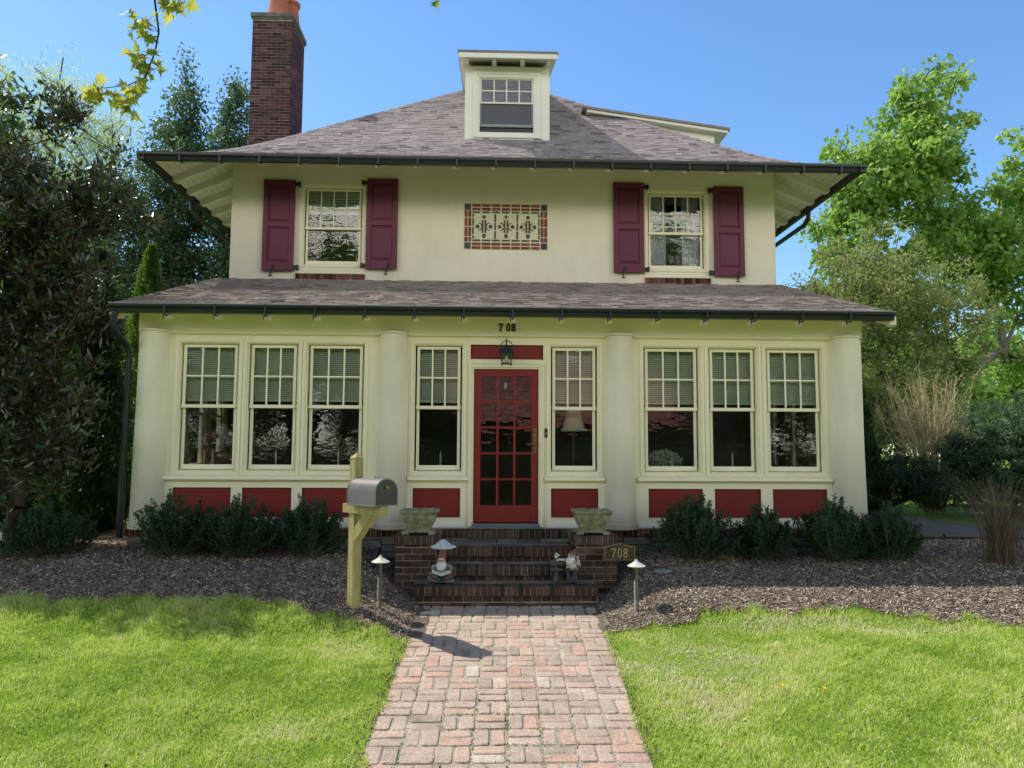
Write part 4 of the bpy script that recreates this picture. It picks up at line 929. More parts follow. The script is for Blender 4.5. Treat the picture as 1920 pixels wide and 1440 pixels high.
m = MB(); m.prism([(.05, az - .30), (.05, az - .14), (.22, az - .001), (.36, az - .001)], -w + .002, w - .01, 'y'); m.box(.05, .056, -w + .002, w - .01, az - .29, az - .15); mbuild(m, 'brace', M['wood'], bevel=.003)
def tunnel(x0, x1, hw, zb, zs, ins=0):
    P = [(-hw + ins, zb + ins), (hw - ins, zb + ins)] + [((hw - ins) * math.cos(a), zs + (hw - ins) * math.sin(a)) for a in np.linspace(0, math.pi, 22)]
    return P
zb = az + .099; hw = .133; zs = zb + .135
m = MB(); m.prism(tunnel(0, 0, hw, zb, zs), .045, .545, 'x'); bx = mbuild(m, 'box', M['box'], smooth=True)
m = MB(); m.prism(tunnel(0, 0, hw + .005, zb, zs), .535, .552, 'x'); m.prism(tunnel(0, 0, hw + .005, zb, zs), .04, .052, 'x'); m.box(.05, .54, -hw - .010, -hw + .002, zb - .006, zb + .006); rim = mbuild(m, 'rim', M['box'], smooth=True, bevel=.001)
m = MB(); m.prism(tunnel(0, 0, hw, zb, zs, .010), .552, .557, 'x'); m.box(.557, .560, -.115, .115, zb + .125, zb + .129); mbuild(m, 'box_door', pm('mailbox_door', [(.035, .031, .03), (.05, .045, .043)], .4, .1, 5, metal=.3, spec=.5))
m = MB(); m.box(.557, .574, -.028, .022, zs + .045, zs + .062); m.box(.557, .580, -.018, .008, zs + .028, zs + .046); mbuild(m, 'latch', M['brass'], bevel=.002)

# ================================================================== PATH LIGHTS
def pathlight(x, y, ztop, label):
    z = gz(x, y); t = empty('path_light', (x, y, z), label, 'path light', 'metal path lights beside the brick path')
    m = MB(); m.tube([(x + .012, y, z - .05), (x, y, ztop - .08)], .0125, 10); m.build('stem', M['post'], t, smooth=True)
    m = MB(); m.tube([(x - .022, y - .005, z - .02), (x - .022, y - .005, z + .33)], .007, 6); m.build('stake', M['lampcap'], t, smooth=True)
    m = MB(); m.lathe((x, y, ztop), [(.094, -.068), (.096, -.062), (.07, -.046), (.03, -.022), (.016, -.008), (.014, .004), (.004, .006)], 28); c = m.build('cap', M['lampcap'], t, smooth=True)
    m = MB(); m.lathe((x, y, ztop), [(.018, -.11), (.024, -.066), (.09, -.0665)], 16); m.build('lamp_socket', M['post'], t, smooth=True); return t
pathlight(-1.085, -1.72, .618, 'metal path light with a pale conical cap between the mailbox post and the left pier')
pathlight(1.615, -1.80, .585, 'metal path light with a pale conical cap in front of the bronze number plaque')
# disk-shaped well light in the mulch
z = gz(2.07, -1.04) + .008; t = empty('well_light', (2.07, -1.04, z), 'round grey ground light cover lying in the mulch right of the steps', 'ground light')
m = MB(); m.lathe((2.07, -1.04, z), [(.085, 0), (.10, .022), (.092, .034), (.02, .046)], 24); m.build('cover', pm('verdigris_metal', [(.17, .22, .21), (.28, .33, .31)], .5, .2, 12), t, smooth=True); m = MB(); m.lathe((2.07, -1.04, z), [(.03, .04), (.028, .056), (.01, .06)], 12); m.build('knob', M['post'], t, smooth=True)
# black spotlight in the left bed
z = gz(-1.28, -.62); t = empty('spotlight', (-1.28, -.62, z), 'black bullet spotlight tilted up in the mulch left of the left pier', 'spotlight')
m = MB(); m.tube([(-1.30, -.62, z - .05), (-1.30, -.62, z + .09)], .012, 8); m.build('stake', M['black'], t)
m = MB(); m.tube([(-1.335, -.66, z + .035), (-1.32, -.64, z + .07), (-1.265, -.58, z + .24), (-1.262, -.577, z + .25)], [.022, .036, .04, .036], 14); m.build('lamp_head', M['black'], t, smooth=True)
# rocks
for (x, y, s, lab) in ((2.93, -.55, (.15, .09, .06), 'flat reddish sandstone rock under the shrub right of the steps'),):
    m = MB(); m.ball((x, y, gz(x, y) + .02), *s, n=14); o = m.build('rock', M['rock'], smooth=True); tag(o, lab, 'rock')
    for v in o.data.vertices: v.co += Vector([math.sin(v.co[(i + 1) % 3] * 37 + i) * .012 for i in range(3)])

# ================================================================== NUMBER PLAQUE (708)
t = empty('number_plaque', (1.59, -.96, .35), 'bronze lawn plaque with the gold number 708 in front of the right pier', 'house sign')
cx, zy = 1.585, -.96; c0 = .462
m = MB(); a0, a1, z0, z1 = cx - .185, cx + .185, c0, c0 + .165
arch = [(a0, z0), (a1, z0), (a1, z1), (cx + .155, z1 + .004), (cx + .12, z1 + .012)] + [(cx + .085 * math.cos(a), z1 + .012 + .026 * math.sin(a)) for a in np.linspace(0.25, math.pi - .25, 9)] + [(cx - .12, z1 + .012), (cx - .155, z1 + .004), (a0, z1)]
m.prism(arch, zy, zy + .016, 'y'); pl = m.build('plate', M['plaque'], t, bevel=.003)
m = MB(); 
for i in range(len(arch)):
    p, q = arch[i], arch[(i + 1) % len(arch)]; s = lambda p: (cx + (p[0] - cx) * .955, (z0 + z1) / 2 + (p[1] - (z0 + z1) / 2) * .91)
    m.tube([(s(p)[0], zy - .001, s(p)[1]), (s(q)[0], zy - .001, s(q)[1])], .0028, 5)
m.build('border', M['gold'], pl)
for ch, dx, ex in (('7', -.068, [(-.034, .088, .008, .026), (-.008, .0035, .038, .006), ]), ('0', .0, None), ('8', .068, None)): numeral(ch, cx + dx, zy - .002, z0 + .034, .158, .003, M['gold'], pl, .74, -.001, 'number', ex)
for dx in (-.15, .155):
    m = MB(); m.box(cx + dx - .007, cx + dx + .007, zy + .004, zy + .014, gz(cx + dx, zy) - .05, z0 + .03); m.build('leg', M['plaque'], t)

# ================================================================== WALL LANTERN
lx, ly, lz = .277, -.17, 2.95
t = empty('wall_lantern', (lx, 0, 3.0), 'black wall lantern with clear glass hanging over the red front door', 'lantern')
m = MB(); m.box(lx - .045, lx + .045, -.012, .0, 2.93, 3.1); m.tube([(lx, -.01, 3.05), (lx, -.06, 3.10), (lx, -.12, 3.15), (lx, ly, 3.155), (lx, ly, 3.10)], .009, 8); m.tube([(lx, ly, 3.14), (lx, ly, 3.185)], [.008, .005], 8)
m.tube([(lx + .083 * math.cos(a), ly, 3.045 + .105 * math.sin(a) if math.sin(a) > 0 else 3.045) for a in np.linspace(0, math.pi, 17)], .0065, 8)
m.tube([(lx - .083, ly, 3.05), (lx - .083, ly, 2.985)], .006, 6); m.tube([(lx + .083, ly, 3.05), (lx + .083, ly, 2.985)], .006, 6); m.build('arm', M['black'], t, smooth=True)
def sq(h, hw): return [(lx - hw, ly - hw, h), (lx + hw, ly - hw, h), (lx + hw, ly + hw, h), (lx - hw, ly + hw, h)]
m = MB(); pr = [(2.975, .088), (2.985, .092), (2.995, .082), (3.045, .060), (3.05, .03), (3.06, .026), (3.075, .012), (3.09, .01)]; vs = []
for h, hw_ in pr: vs += sq(h, hw_)
m.add(vs, [(i * 4 + k, i * 4 + (k + 1) % 4, (i + 1) * 4 + (k + 1) % 4, (i + 1) * 4 + k) for i in range(len(pr) - 1) for k in range(4)] + [(3, 2, 1, 0), (28, 29, 30, 31)]); m.build('hood', M['black'], t, bevel=.003)
m = MB()
for sx in (-1, 1):
    for sy in (-1, 1): m.tube([(lx + sx * .088, ly + sy * .088, 2.968), (lx + sx * .074, ly + sy * .074, 2.975), (lx + sx * .052, ly + sy * .052, 2.852), (lx + sx * .062, ly + sy * .062, 2.836)], [.009, .007, .007, .012], 6)
m.box(lx - .055, lx + .055, ly - .055, ly + .055, 2.845, 2.858); m.build('cage', M['black'], t)
lg = glassmat('lantern_glass', .0, 4, .8, (.9, .93, .92)); m = MB(); a, b = sq(2.972, .070), sq(2.86, .049); m.add(a + b, [(4, 5, 1, 0), (5, 6, 2, 1), (6, 7, 3, 2), (7, 4, 0, 3)]); m.build('pane', lg, t)
m = MB(); m.lathe((lx, ly, 2.865), [(.012, 0), (.026, .015), (.030, .035), (.02, .06), (.013, .085)], 14); m.build('bulb', pm('bulb_glass', (.75, .75, .62), .25, .02, 5), t, smooth=True)

# ================================================================== GNOMES (garden figurines)
def remesh(o, vox):
    md = o.modifiers.new('r', 'REMESH'); md.mode = 'VOXEL'; md.voxel_size = vox; md.use_smooth_shade = True
    sm_ = o.modifiers.new('s', 'SMOOTH'); sm_.iterations = 2; sm_.factor = .5
    me = bpy.data.meshes.new_from_object(o.evaluated_get(bpy.context.evaluated_depsgraph_get())); mats = list(o.data.materials)
    o.modifiers.clear(); o.data = me
    me.materials.clear()
    for q in mats: me.materials.append(q)
    me.polygons.foreach_set('material_index', [0] * len(me.polygons)); me.polygons.foreach_set('use_smooth', [True] * len(me.polygons))
def blob(name, mat, parent, items, vox=.006):
    m = MB()
    for it in items:
        if it[0] == 'b': m.ball(it[1], *it[2], n=14, M=it[3] if len(it) > 3 else None)
        else: m.tube(it[1], it[2], 10)
    o = m.build(name, mat, None); bpy.context.view_layer.update(); remesh(o, vox)
    o.parent = parent; local(o, parent); return o
gm = {k: pm('glazed_' + k, [tuple(c * .75 for c in v), v], .55, .25, 25, fine=.2, fs=90, spec=.4, bump=.003, bs=60) for k, v in dict(beard=(.80, .82, .82), skin=(.55, .40, .30), hat=(.26, .10, .09), cap=(.78, .80, .80), stone=(.20, .22, .22), book=(.68, .66, .60), coat=(.32, .34, .32), green=(.36, .36, .20), navy=(.05, .06, .075), purple=(.12, .11, .13), pants=(.16, .08, .075), cream=(.62, .60, .48)).items()}
gx, gy, g0 = -.475, -1.02, .225
t = empty('garden_gnome', (gx, gy, g0), 'gnome figurine reading an open book under a big white mushroom cap on the bottom step', 'gnome')
V = lambda x, y, z: (gx + x, gy + y, g0 + z)
blob('rock_base', gm['stone'], t, [('b', V(0, 0, .025), (.125, .09, .03)), ('b', V(-.09, -.02, .05), (.045, .04, .04)), ('b', V(.07, -.05, .02), (.05, .04, .025)), ('b', V(-.1, .02, .09), (.03, .03, .03))])
blob('body', gm['coat'], t, [('b', V(0, .01, .13), (.065, .055, .07)), ('b', V(0, .01, .19), (.05, .045, .05)), ('t', [V(-.05, 0, .19), V(-.085, -.02, .15), V(-.08, -.06, .155)], [.022, .02, .014]), ('t', [V(.05, 0, .19), V(.09, -.02, .15), V(.08, -.06, .16)], [.022, .02, .014]), ('b', V(-.082, -.062, .18), (.014, .012, .022)), ('b', V(.082, -.062, .18), (.014, .012, .022)), ('b', V(0, .0, .235), (.03, .03, .035))], .005)
blob('trousers', gm['pants'], t, [('t', [V(-.03, 0, .075), V(-.09, -.05, .08), V(-.03, -.085, .055)], [.035, .032, .022]), ('t', [V(.03, 0, .075), V(.09, -.05, .08), V(.03, -.085, .055)], [.035, .032, .022])])
blob('boots', gm['navy'], t, [('b', V(-.018, -.095, .052), (.022, .032, .02)), ('b', V(.03, -.095, .05), (.022, .032, .02))])
blob('head', gm['skin'], t, [('b', V(-.005, -.01, .235), (.034, .034, .036)), ('b', V(-.005, -.047, .232), (.009, .012, .009)), ('b', V(-.038, -.01, .235), (.008, .01, .012)), ('b', V(.028, -.01, .235), (.008, .01, .012))], .004)
e = MB()
for dx in (-.018, .008): e.ball(V(dx, -.043, .244), .004, .003, .004, 8)
e.build('eyes', gm['navy'], t)
blob('beard', gm['beard'], t, [('b', V(-.005, -.035, .205), (.04, .022, .03)), ('b', V(-.012, -.048, .17), (.042, .024, .04)), ('b', V(-.035, -.04, .19), (.018, .018, .035)), ('b', V(.025, -.04, .19), (.02, .018, .035)), ('b', V(-.008, -.055, .222), (.026, .008, .007)), ('b', V(-.004, -.035, .262), (.034, .012, .008))], .004)
blob('hat', gm['hat'], t, [('t', [V(0, 0, .245), V(.0, 0, .275), V(.006, 0, .34), V(.008, .0, .385)], [.038, .04, .034, .03])])
m = MB(); m.lathe(V(.008, 0, .365), [(.02, .0), (.09, .004), (.118, .018), (.122, .028), (.112, .036), (.085, .045), (.055, .068), (.035, .092), (.012, .105)], 30, wob=.035); m.build('mushroom_cap', gm['cap'], t, smooth='all')
m = MB()
for s in (-1, 1):
    m.add([V(0, -.112, .095), V(s * .088, -.10, .128), V(s * .088, -.07, .150), V(0, -.078, .118), V(0, -.112, .085), V(s * .088, -.10, .118), V(s * .088, -.07, .140), V(0, -.078, .108)], [(0, 1, 2, 3), (7, 6, 5, 4), (0, 4, 5, 1), (1, 5, 6, 2), (2, 6, 7, 3)])
m.build('book', gm['book'], t)
t.scale = (1.22, 1.1, 1.03)
# gnome on the mushroom bench
gx, gy, g0 = .93, -.99, .225
t = empty('garden_gnome', (gx, gy, g0), 'gnome figurine in a dark red cap on a little bench with a pale bird', 'gnome')
blob('bench', gm['purple'], t, [('b', V(-.065, 0, .125), (.065, .045, .02)), ('b', V(.08, .01, .115), (.08, .045, .016)), ('t', [V(-.075, 0, 0), V(-.075, 0, .06), V(-.065, 0, .12)], [.026, .02, .024]), ('t', [V(.11, .02, 0), V(.11, .02, .11)], [.025, .02]),
      ('b', V(-.08, -.03, .135), (.06, .03, .014)), ('b', V(-.09, .03, .20), (.045, .013, .035)), ('b', V(-.03, .03, .20), (.045, .013, .034)), ('b', V(.03, .03, .195), (.04, .013, .03)), ('t', [V(-.08, .03, .13), V(-.08, .03, .2)], [.012, .012])], .005)
Rt = Matrix.Rotation(R(-22), 3, 'Y')
blob('body', gm['cream'], t, [('b', V(.075, 0, .155), (.055, .042, .045)), ('b', V(.07, 0, .20), (.048, .038, .045)), ('t', [V(.04, 0, .225), V(-.01, -.005, .235), V(-.055, -.01, .235)], [.02, .016, .012]), ('b', V(-.065, -.015, .228), (.013, .010, .012)), ('t', [V(.10, 0, .21), V(.15, -.01, .185), V(.135, -.03, .235)], [.022, .025, .016]), ('b', V(.132, -.034, .262), (.012, .01, .022)), ('b', V(.075, -.0, .25), (.025, .02, .025))], .005)
blob('trousers', gm['navy'], t, [('t', [V(.05, 0, .13), V(.03, -.07, .125), V(.035, -.08, .04)], [.034, .028, .022]), ('t', [V(.10, 0, .13), V(.10, -.07, .12), V(.085, -.08, .035)], [.034, .028, .022]), ('b', V(.03, -.095, .02), (.024, .038, .02)), ('b', V(.09, -.095, .02), (.024, .038, .02))], .005)
m = MB(); m.lathe(V(.078, -.008, .13), [(.062, .0), (.066, .01), (.05, .022)], 16, wob=.05); m.build('coat_hem', gm['green'], t, smooth='all')
blob('head', gm['skin'], t, [('b', V(.075, -.01, .27), (.042, .036, .04), Rt), ('b', V(.068, -.048, .264), (.009, .012, .009))], .004)
e = MB(); e.ball(V(.058, -.045, .285), .0055, .004, .0055, 8); e.ball(V(.088, -.044, .273), .0055, .004, .0055, 8); e.build('eyes', gm['navy'], t)
blob('beard', gm['beard'], t, [('b', V(.05, -.035, .245), (.034, .022, .022), Rt), ('b', V(.052, -.042, .215), (.034, .022, .035)), ('b', V(.085, -.038, .235), (.026, .018, .03)), ('b', V(.06, -.05, .255), (.024, .008, .006), Rt)], .004)
blob('hat', gm['hat'], t, [('b', V(.085, .0, .30), (.046, .042, .026), Rt), ('t', [V(.09, .0, .30), V(.108, .005, .322), V(.12, .01, .30)], [.038, .026, .016])], .005)
blob('bird', gm['cream'], t, [('b', V(-.075, .025, .262), (.018, .014, .026)), ('b', V(-.07, .02, .293), (.014, .012, .014)), ('b', V(-.05, .025, .275), (.018, .008, .012))], .004)

t.scale = (1.18, 1.1, 1.08)
# ================================================================== BEHIND THE WINDOWS
where = ['leftmost porch window', 'second porch window from the left', 'third porch window, behind the mailbox post', 'window left of the red door', None, 'window right of the right-hand middle column', 'second window from the right', 'rightmost porch window']
for k, (a, b) in enumerate(GW):
    if where[k] is None: continue
    x = (a + b) / 2 + .03; y = .175; z = 1.50
    if k == 5: x += .0
    t = empty('window_candle', (x, y, z), 'thin white candle standing on the sill inside the ' + where[k], 'candle', 'candles inside the porch windows')
    m = MB(); m.tube([(x, y, z + .035), (x, y, z + .19)], .0135, 8); m.tube([(x, y, z + .19), (x, y, z + .215), (x, y, z + .235)], [.006, .009, .002], 8); m.build('candle_stick', M['candle'], t, smooth=True)
    m = MB(); m.lathe((x, y, z), [(.03, 0), (.03, .008), (.015, .018), (.018, .04)], 14); m.build('holder', M['brass'], t, smooth=True)
for a, b in ((-4.3, -.2), (.76, 4.85)): m = MB(); m.box(a, b, .14, .26, 1.46, 1.50); m.build('inner_sill', M['trim'], house)
t = empty('floor_lamp', (1.20, .34, .735), 'brass floor lamp with a cream bell shade inside the window right of the red door', 'lamp')
m = MB(); m.lathe((1.20, .34, .735), [(.13, 0), (.13, .02), (.02, .04), (.012, .06), (.011, 1.3), (.02, 1.33), (.01, 1.36), (.008, 1.55)], 18); m.build('stand', M['brass'], t, smooth=True)
m = MB(); m.lathe((1.20, .34, 2.0), [(.19, 0), (.16, .04), (.12, .15), (.105, .24), (.075, .30)], 30); m.build('lamp_shade', M['shade'], t, smooth=True)
t = empty('flower_vase', (2.42, .36, 1.25), 'white flower arrangement in a glass vase inside the window right of the third column', 'flowers')
m = MB(); m.lathe((2.42, .36, 1.22), [(.06, 0), (.05, .06), (.07, .2), (.08, .26)], 16); m.build('vase', M['candle'], t, smooth=True)
n = 800; c = np.array([2.42, .36, 1.62]); pts = RNG.normal(0, 1, (n, 3)); pts /= np.linalg.norm(pts, axis=1)[:, None]; pts = c + pts * RNG.uniform(.5, 1, (n, 1)) * np.array([.26, .15, .14])
d1 = RNG.normal(0, 1, (n, 3)); d1 /= np.linalg.norm(d1, axis=1)[:, None]; d2 = np.cross(d1, RNG.normal(0, 1, (n, 3))); d2 /= np.linalg.norm(d2, axis=1)[:, None]; s_ = .022
o = np_mesh('petals', np.stack([pts - d1 * s_, pts + d2 * s_, pts + d1 * s_, pts - d2 * s_], 1).reshape(-1, 3), 4, RNG.uniform(0, 1, n), [(0, 1, 2, 3)], [M['flower']]); o.parent = t; local(o, t)
m = MB(); m.lathe((2.42, .36, .735), [(.2, 0), (.2, .02), (.03, .05), (.03, .44), (.28, .46), (.28, .485)], 20); o = m.build('plant_stand', M['wood'], smooth=True); tag(o, 'small round wooden stand under the white flowers behind the porch window', 'stand')
t = empty('rocking_horse', (-3.62, .75, .9), 'brown carved wooden horse seen through the leftmost porch window', 'ornament')
wd = pm('dark_carved_wood', [(.16, .07, .04), (.30, .15, .09)], .5, .3, 6, spec=.4)
blob('body', wd, t, [('b', (-3.6, .75, 1.62), (.20, .09, .10)), ('t', [(-3.75, .75, 1.66), (-3.83, .75, 1.82), (-3.80, .75, 1.95)], [.07, .055, .045]), ('t', [(-3.79, .75, 1.97), (-3.66, .75, 1.90)], [.05, .03]), ('t', [(-3.70, .7, 1.55), (-3.73, .7, 1.2)], [.035, .02]), ('t', [(-3.48, .7, 1.55), (-3.45, .7, 1.2)], [.035, .02]), ('t', [(-3.70, .8, 1.55), (-3.73, .8, 1.2)], [.035, .02]), ('t', [(-3.48, .8, 1.55), (-3.45, .8, 1.2)], [.035, .02])], .014)
m = MB(); m.tube([(-3.95, .7, 1.26), (-3.75, .7, 1.2), (-3.45, .7, 1.2), (-3.25, .7, 1.26)], .018, 6); m.tube([(-3.95, .8, 1.26), (-3.75, .8, 1.2), (-3.45, .8, 1.2), (-3.25, .8, 1.26)], .018, 6); m.build('rockers', wd, t)
m = MB(); m.box(-4.0, -3.2, .55, .95, 1.14, 1.18); 
for x in (-3.95, -3.25):
    for y in (.58, .92): m.box(x - .025, x + .025, y - .025, y + .025, .735, 1.14)
o = m.build('side_table', wd); tag(o, 'dark wooden table carrying the carved horse behind the leftmost porch window', 'table')

# ================================================================== TERRACE at the right
t = empty('terrace', (6.9, 2, .4), 'low raised flagstone terrace beyond the right end of the house', 'terrace')
m = MB(); m.box(5.3, 7.75, .78, 4.6, .30, .565, jit=.0); m.build('retaining_edge', pm('terrace_edge', [(.08, .075, .06), (.15, .14, .12)], .95, .3, 8, bump=.01, bs=30), t)
m = MB(); x = 5.26
while x < 7.75:
    wx = random.uniform(.4, .7); y = .72
    while y < 4.6:
        wy = random.uniform(.35, .7); m.box(x + .01, min(x + wx - .01, 7.8), y + .01, y + wy - .01, .55, .60, 0, random.random(), .006); y += wy
    x += wx
m.build('flagstones', M['flag'], t, bevel=.006)
# ================================================================== VEGETATION
def unit(a): return a / np.maximum(np.linalg.norm(a, axis=1), 1e-6)[:, None]
def leaf_verts(c, L, Wd, rng, up=.5, axis=None, droop=0, kind='leaf'):
    """c (n,3) base points -> folded leaf quads"""
    n = len(c)
    d = unit(rng.normal(0, 1, (n, 3)) + (0 if axis is None else axis)) ; d[:, 2] -= droop; d = unit(d)
    nn = rng.normal(0, 1, (n, 3)); nn[:, 2] += up * 2; s = unit(np.cross(d, nn)); nrm = unit(np.cross(s, d))
    L = L * rng.uniform(.65, 1.25, (n, 1)); Wd = Wd * rng.uniform(.7, 1.2, (n, 1))
    if kind == 'leaf':
        return np.stack([c, c + d * L * .5 + s * Wd * .5 + nrm * Wd * .12, c + d * L - nrm * L * .12, c + d * L * .5 - s * Wd * .5 + nrm * Wd * .12], 1).reshape(-1, 3)
    return np.stack([c - s * Wd * .5, c + s * Wd * .5, c + d * L + s * Wd * .15, c + d * L - s * Wd * .15], 1).reshape(-1, 3)

def skeleton(mb, base, clumps, trunkh, r0, rng, nlimb=1, wig=.12, rexp=.5, minr=.006, sides=6, lean=(0, 0)):
    """grow limbs from the trunk towards every clump; returns nothing, adds tapered tubes"""
    base = np.array(base, float); nodes_ = [base.copy()]; par = [-1]
    nt_ = 6
    for i in range(1, nt_ + 1):
        nodes_.append(base + np.array([lean[0] * i / nt_ + rng.normal(0, .02 * trunkh), lean[1] * i / nt_ + rng.normal(0, .02 * trunkh), trunkh * i / nt_])); par.append(len(nodes_) - 2)
    order = np.argsort(np.linalg.norm(clumps - nodes_[-1], axis=1)); ends = []
    for k in order:
        c = clumps[k]; P = np.array(nodes_); dv = c - P; dist = np.linalg.norm(dv, axis=1)
        cost = dist * (1.0 + .9 * (dv[:, 2] < dist * .15)) + (np.arange(len(P)) < 3) * 99
        j = int(np.argmin(cost)); p = P[j]; steps_ = max(1, int(dist[j] / (trunkh * .25 + .15))); prev = j
        for s in range(1, steps_ + 1):
            t = s / steps_; q = p + (c - p) * t + (rng.normal(0, wig * dist[j] / steps_, 3) if s < steps_ else 0); q[2] += .10 * dist[j] * math.sin(t * 3.14) * .6
            nodes_.append(q); par.append(prev); prev = len(nodes_) - 1
        ends.append(prev)
    cnt = np.zeros(len(nodes_))
    for e in ends:
        while e != -1: cnt[e] += 1; e = par[e]
    rr = np.maximum(r0 * (cnt / max(1, cnt[0])) ** rexp, minr); rr[0] *= 1.35
    for i in range(1, len(nodes_)):
        if cnt[i] > 0: mb.tube([nodes_[par[i]], nodes_[i]], [max(min(rr[par[i]], rr[i] * 1.7), rr[i]), rr[i]], sides if rr[i] > .03 else 4, cap=False)

def sample_crown(rng, ells, n, shell=.55):
    ws = np.array([e[3] * e[4] * e[5] for e in ells]); k = rng.choice(len(ells), n, p=ws / ws.sum()); E_ = np.array(ells)[k]
    d = unit(rng.normal(0, 1, (n, 3))); rad = (shell + (1 - shell) * rng.uniform(0, 1, n)) ; rad = np.where(rng.uniform(0, 1, n) < .25, rng.uniform(.1, .7, n), rad)
    return E_[:, :3] + d * E_[:, 3:6] * rad[:, None]

def tree(name, label, cat, base, ells, nclump, per, L, Wd, cr, leaf, bark, trunkh, r0, seed, group=None, droop=.0, up=.5, kind='leaf', wig=.12, squash=.7, minr=.006, lean=(0, 0), shell=.55, axis=None):
    rng = np.random.default_rng(seed)
    t = empty(name, base, label, cat, group)
    C = sample_crown(rng, ells, nclump, shell)
    mb = MB(); skeleton(mb, base, C, trunkh, r0, rng, wig=wig, minr=minr, lean=lean); mb.build('trunk', bark, t, smooth='all')
    cnt = rng.poisson(per, nclump); idx = np.repeat(np.arange(nclump), cnt)
    off = rng.normal(0, 1, (len(idx), 3)) * np.array([1, 1, squash]); off = off / np.maximum(np.linalg.norm(off, axis=1), .01)[:, None] * rng.uniform(0, 1, (len(idx), 1)) ** .45
    rad = cr * rng.uniform(.55, 1.25, nclump); P = C[idx] + off * rad[idx][:, None]
    ax = None if axis is None else np.tile(axis, (len(P), 1)) + off * .8
    v = leaf_verts(P, L, Wd, rng, up, ax, droop, kind)
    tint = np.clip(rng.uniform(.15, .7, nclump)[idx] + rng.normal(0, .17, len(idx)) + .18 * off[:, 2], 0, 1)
    o = np_mesh('crown', v, 4, tint, [(0, 1, 2, 3)] if kind != 'leaf' else [(0, 1, 2), (0, 2, 3)], [leaf]); o.parent = t; local(o, t)
    return t

def copy_tree(src, loc, rz, sc, label, group=None, name=None):
    r = src.copy(); COL.objects.link(r); r.location = loc; r.rotation_euler = (0, 0, rz); r.scale = (sc,) * 3 if not hasattr(sc, '__len__') else sc; r['label'] = label
    if group: r['group'] = group
    for ch in list(src.children):
        c = ch.copy(); COL.objects.link(c); c.parent = r
    return r

# --- foundation shrubs
def shrub(x, y, ztop, rx, label, seed):
    rng = np.random.default_rng(seed); z = gz(x, y); h = ztop - z
    t = empty('evergreen_shrub', (x, y, z), label, 'shrub', 'low dark evergreen shrubs along the porch')
    m = MB(); tips = []; ns = int(rng.integers(75, 120))
    for i in range(ns):
        a = rng.uniform(0, 6.283); tl = rng.uniform(0, 1) ** .6; rr = rx * tl * rng.uniform(.75, 1.25) * (1 + .15 * math.sin(2 * a + seed)); hh = h * (1.02 - .55 * tl ** 2) * rng.uniform(.72, 1.06)
        if tl > .8: hh = h * rng.uniform(.25, .75)
        p0 = np.array([x + .04 * math.cos(a), y + .04 * math.sin(a), z - .02]); p2 = np.array([x + rr * math.cos(a), y + rr * .9 * math.sin(a), z + hh]); p1 = p0 + (p2 - p0) * .55 + np.array([math.cos(a), math.sin(a), -.2]) * rr * .12
        m.tube([p0, p1, p2], [.007, .005, .0022], 4, cap=False); tips.append((p0, p1, p2))
    m.build('stems', M['barkg'], t)
    P = []; A = []
    for p0, p1, p2 in tips:
        for k in range(rng.integers(100, 150)):
            u = rng.uniform(.3, 1.03) ** .8; q = p1 + (p2 - p1) * (u - .5) * 2 if u > .5 else p0 + (p1 - p0) * u * 2
            side = rng.normal(0, 1, 3) * .055 * (1.15 - u); P.append(q + side); A.append((p2 - p1) * 2 + side * 8)
    P = np.array(P); v = leaf_verts(P, .033, .019, rng, .3, np.array(A) * 1.0)
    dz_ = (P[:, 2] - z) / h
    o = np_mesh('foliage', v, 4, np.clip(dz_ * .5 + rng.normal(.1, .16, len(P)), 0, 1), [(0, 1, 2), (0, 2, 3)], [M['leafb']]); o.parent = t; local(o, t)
SH_ = [(-5.25, -.42, 1.03, .50, 'dark evergreen shrub at the far left end, left of the downspout'), (-3.74, -.45, 1.19, .50, 'round dark shrub under the leftmost porch window'),
       (-2.92, -.47, 1.15, .47, 'dark shrub under the second porch window from the left'), (-2.12, -.46, 1.15, .42, 'dark shrub left of the mailbox post, under the third porch window'),
       (2.56, -.55, 1.18, .48, 'dark shrub just right of the bronze number plaque, under the first right-hand window'), (3.42, -.55, 1.05, .42, 'lowest dark shrub, under the middle one of the three right-hand windows'),
       (4.28, -.62, 1.14, .50, 'dark shrub in front of the rightmost maroon panel and corner column'), (4.98, -.60, 1.10, .42, 'dark shrub at the right house corner beside the terrace')]
for i, a in enumerate(SH_): shrub(*a, 100 + i)

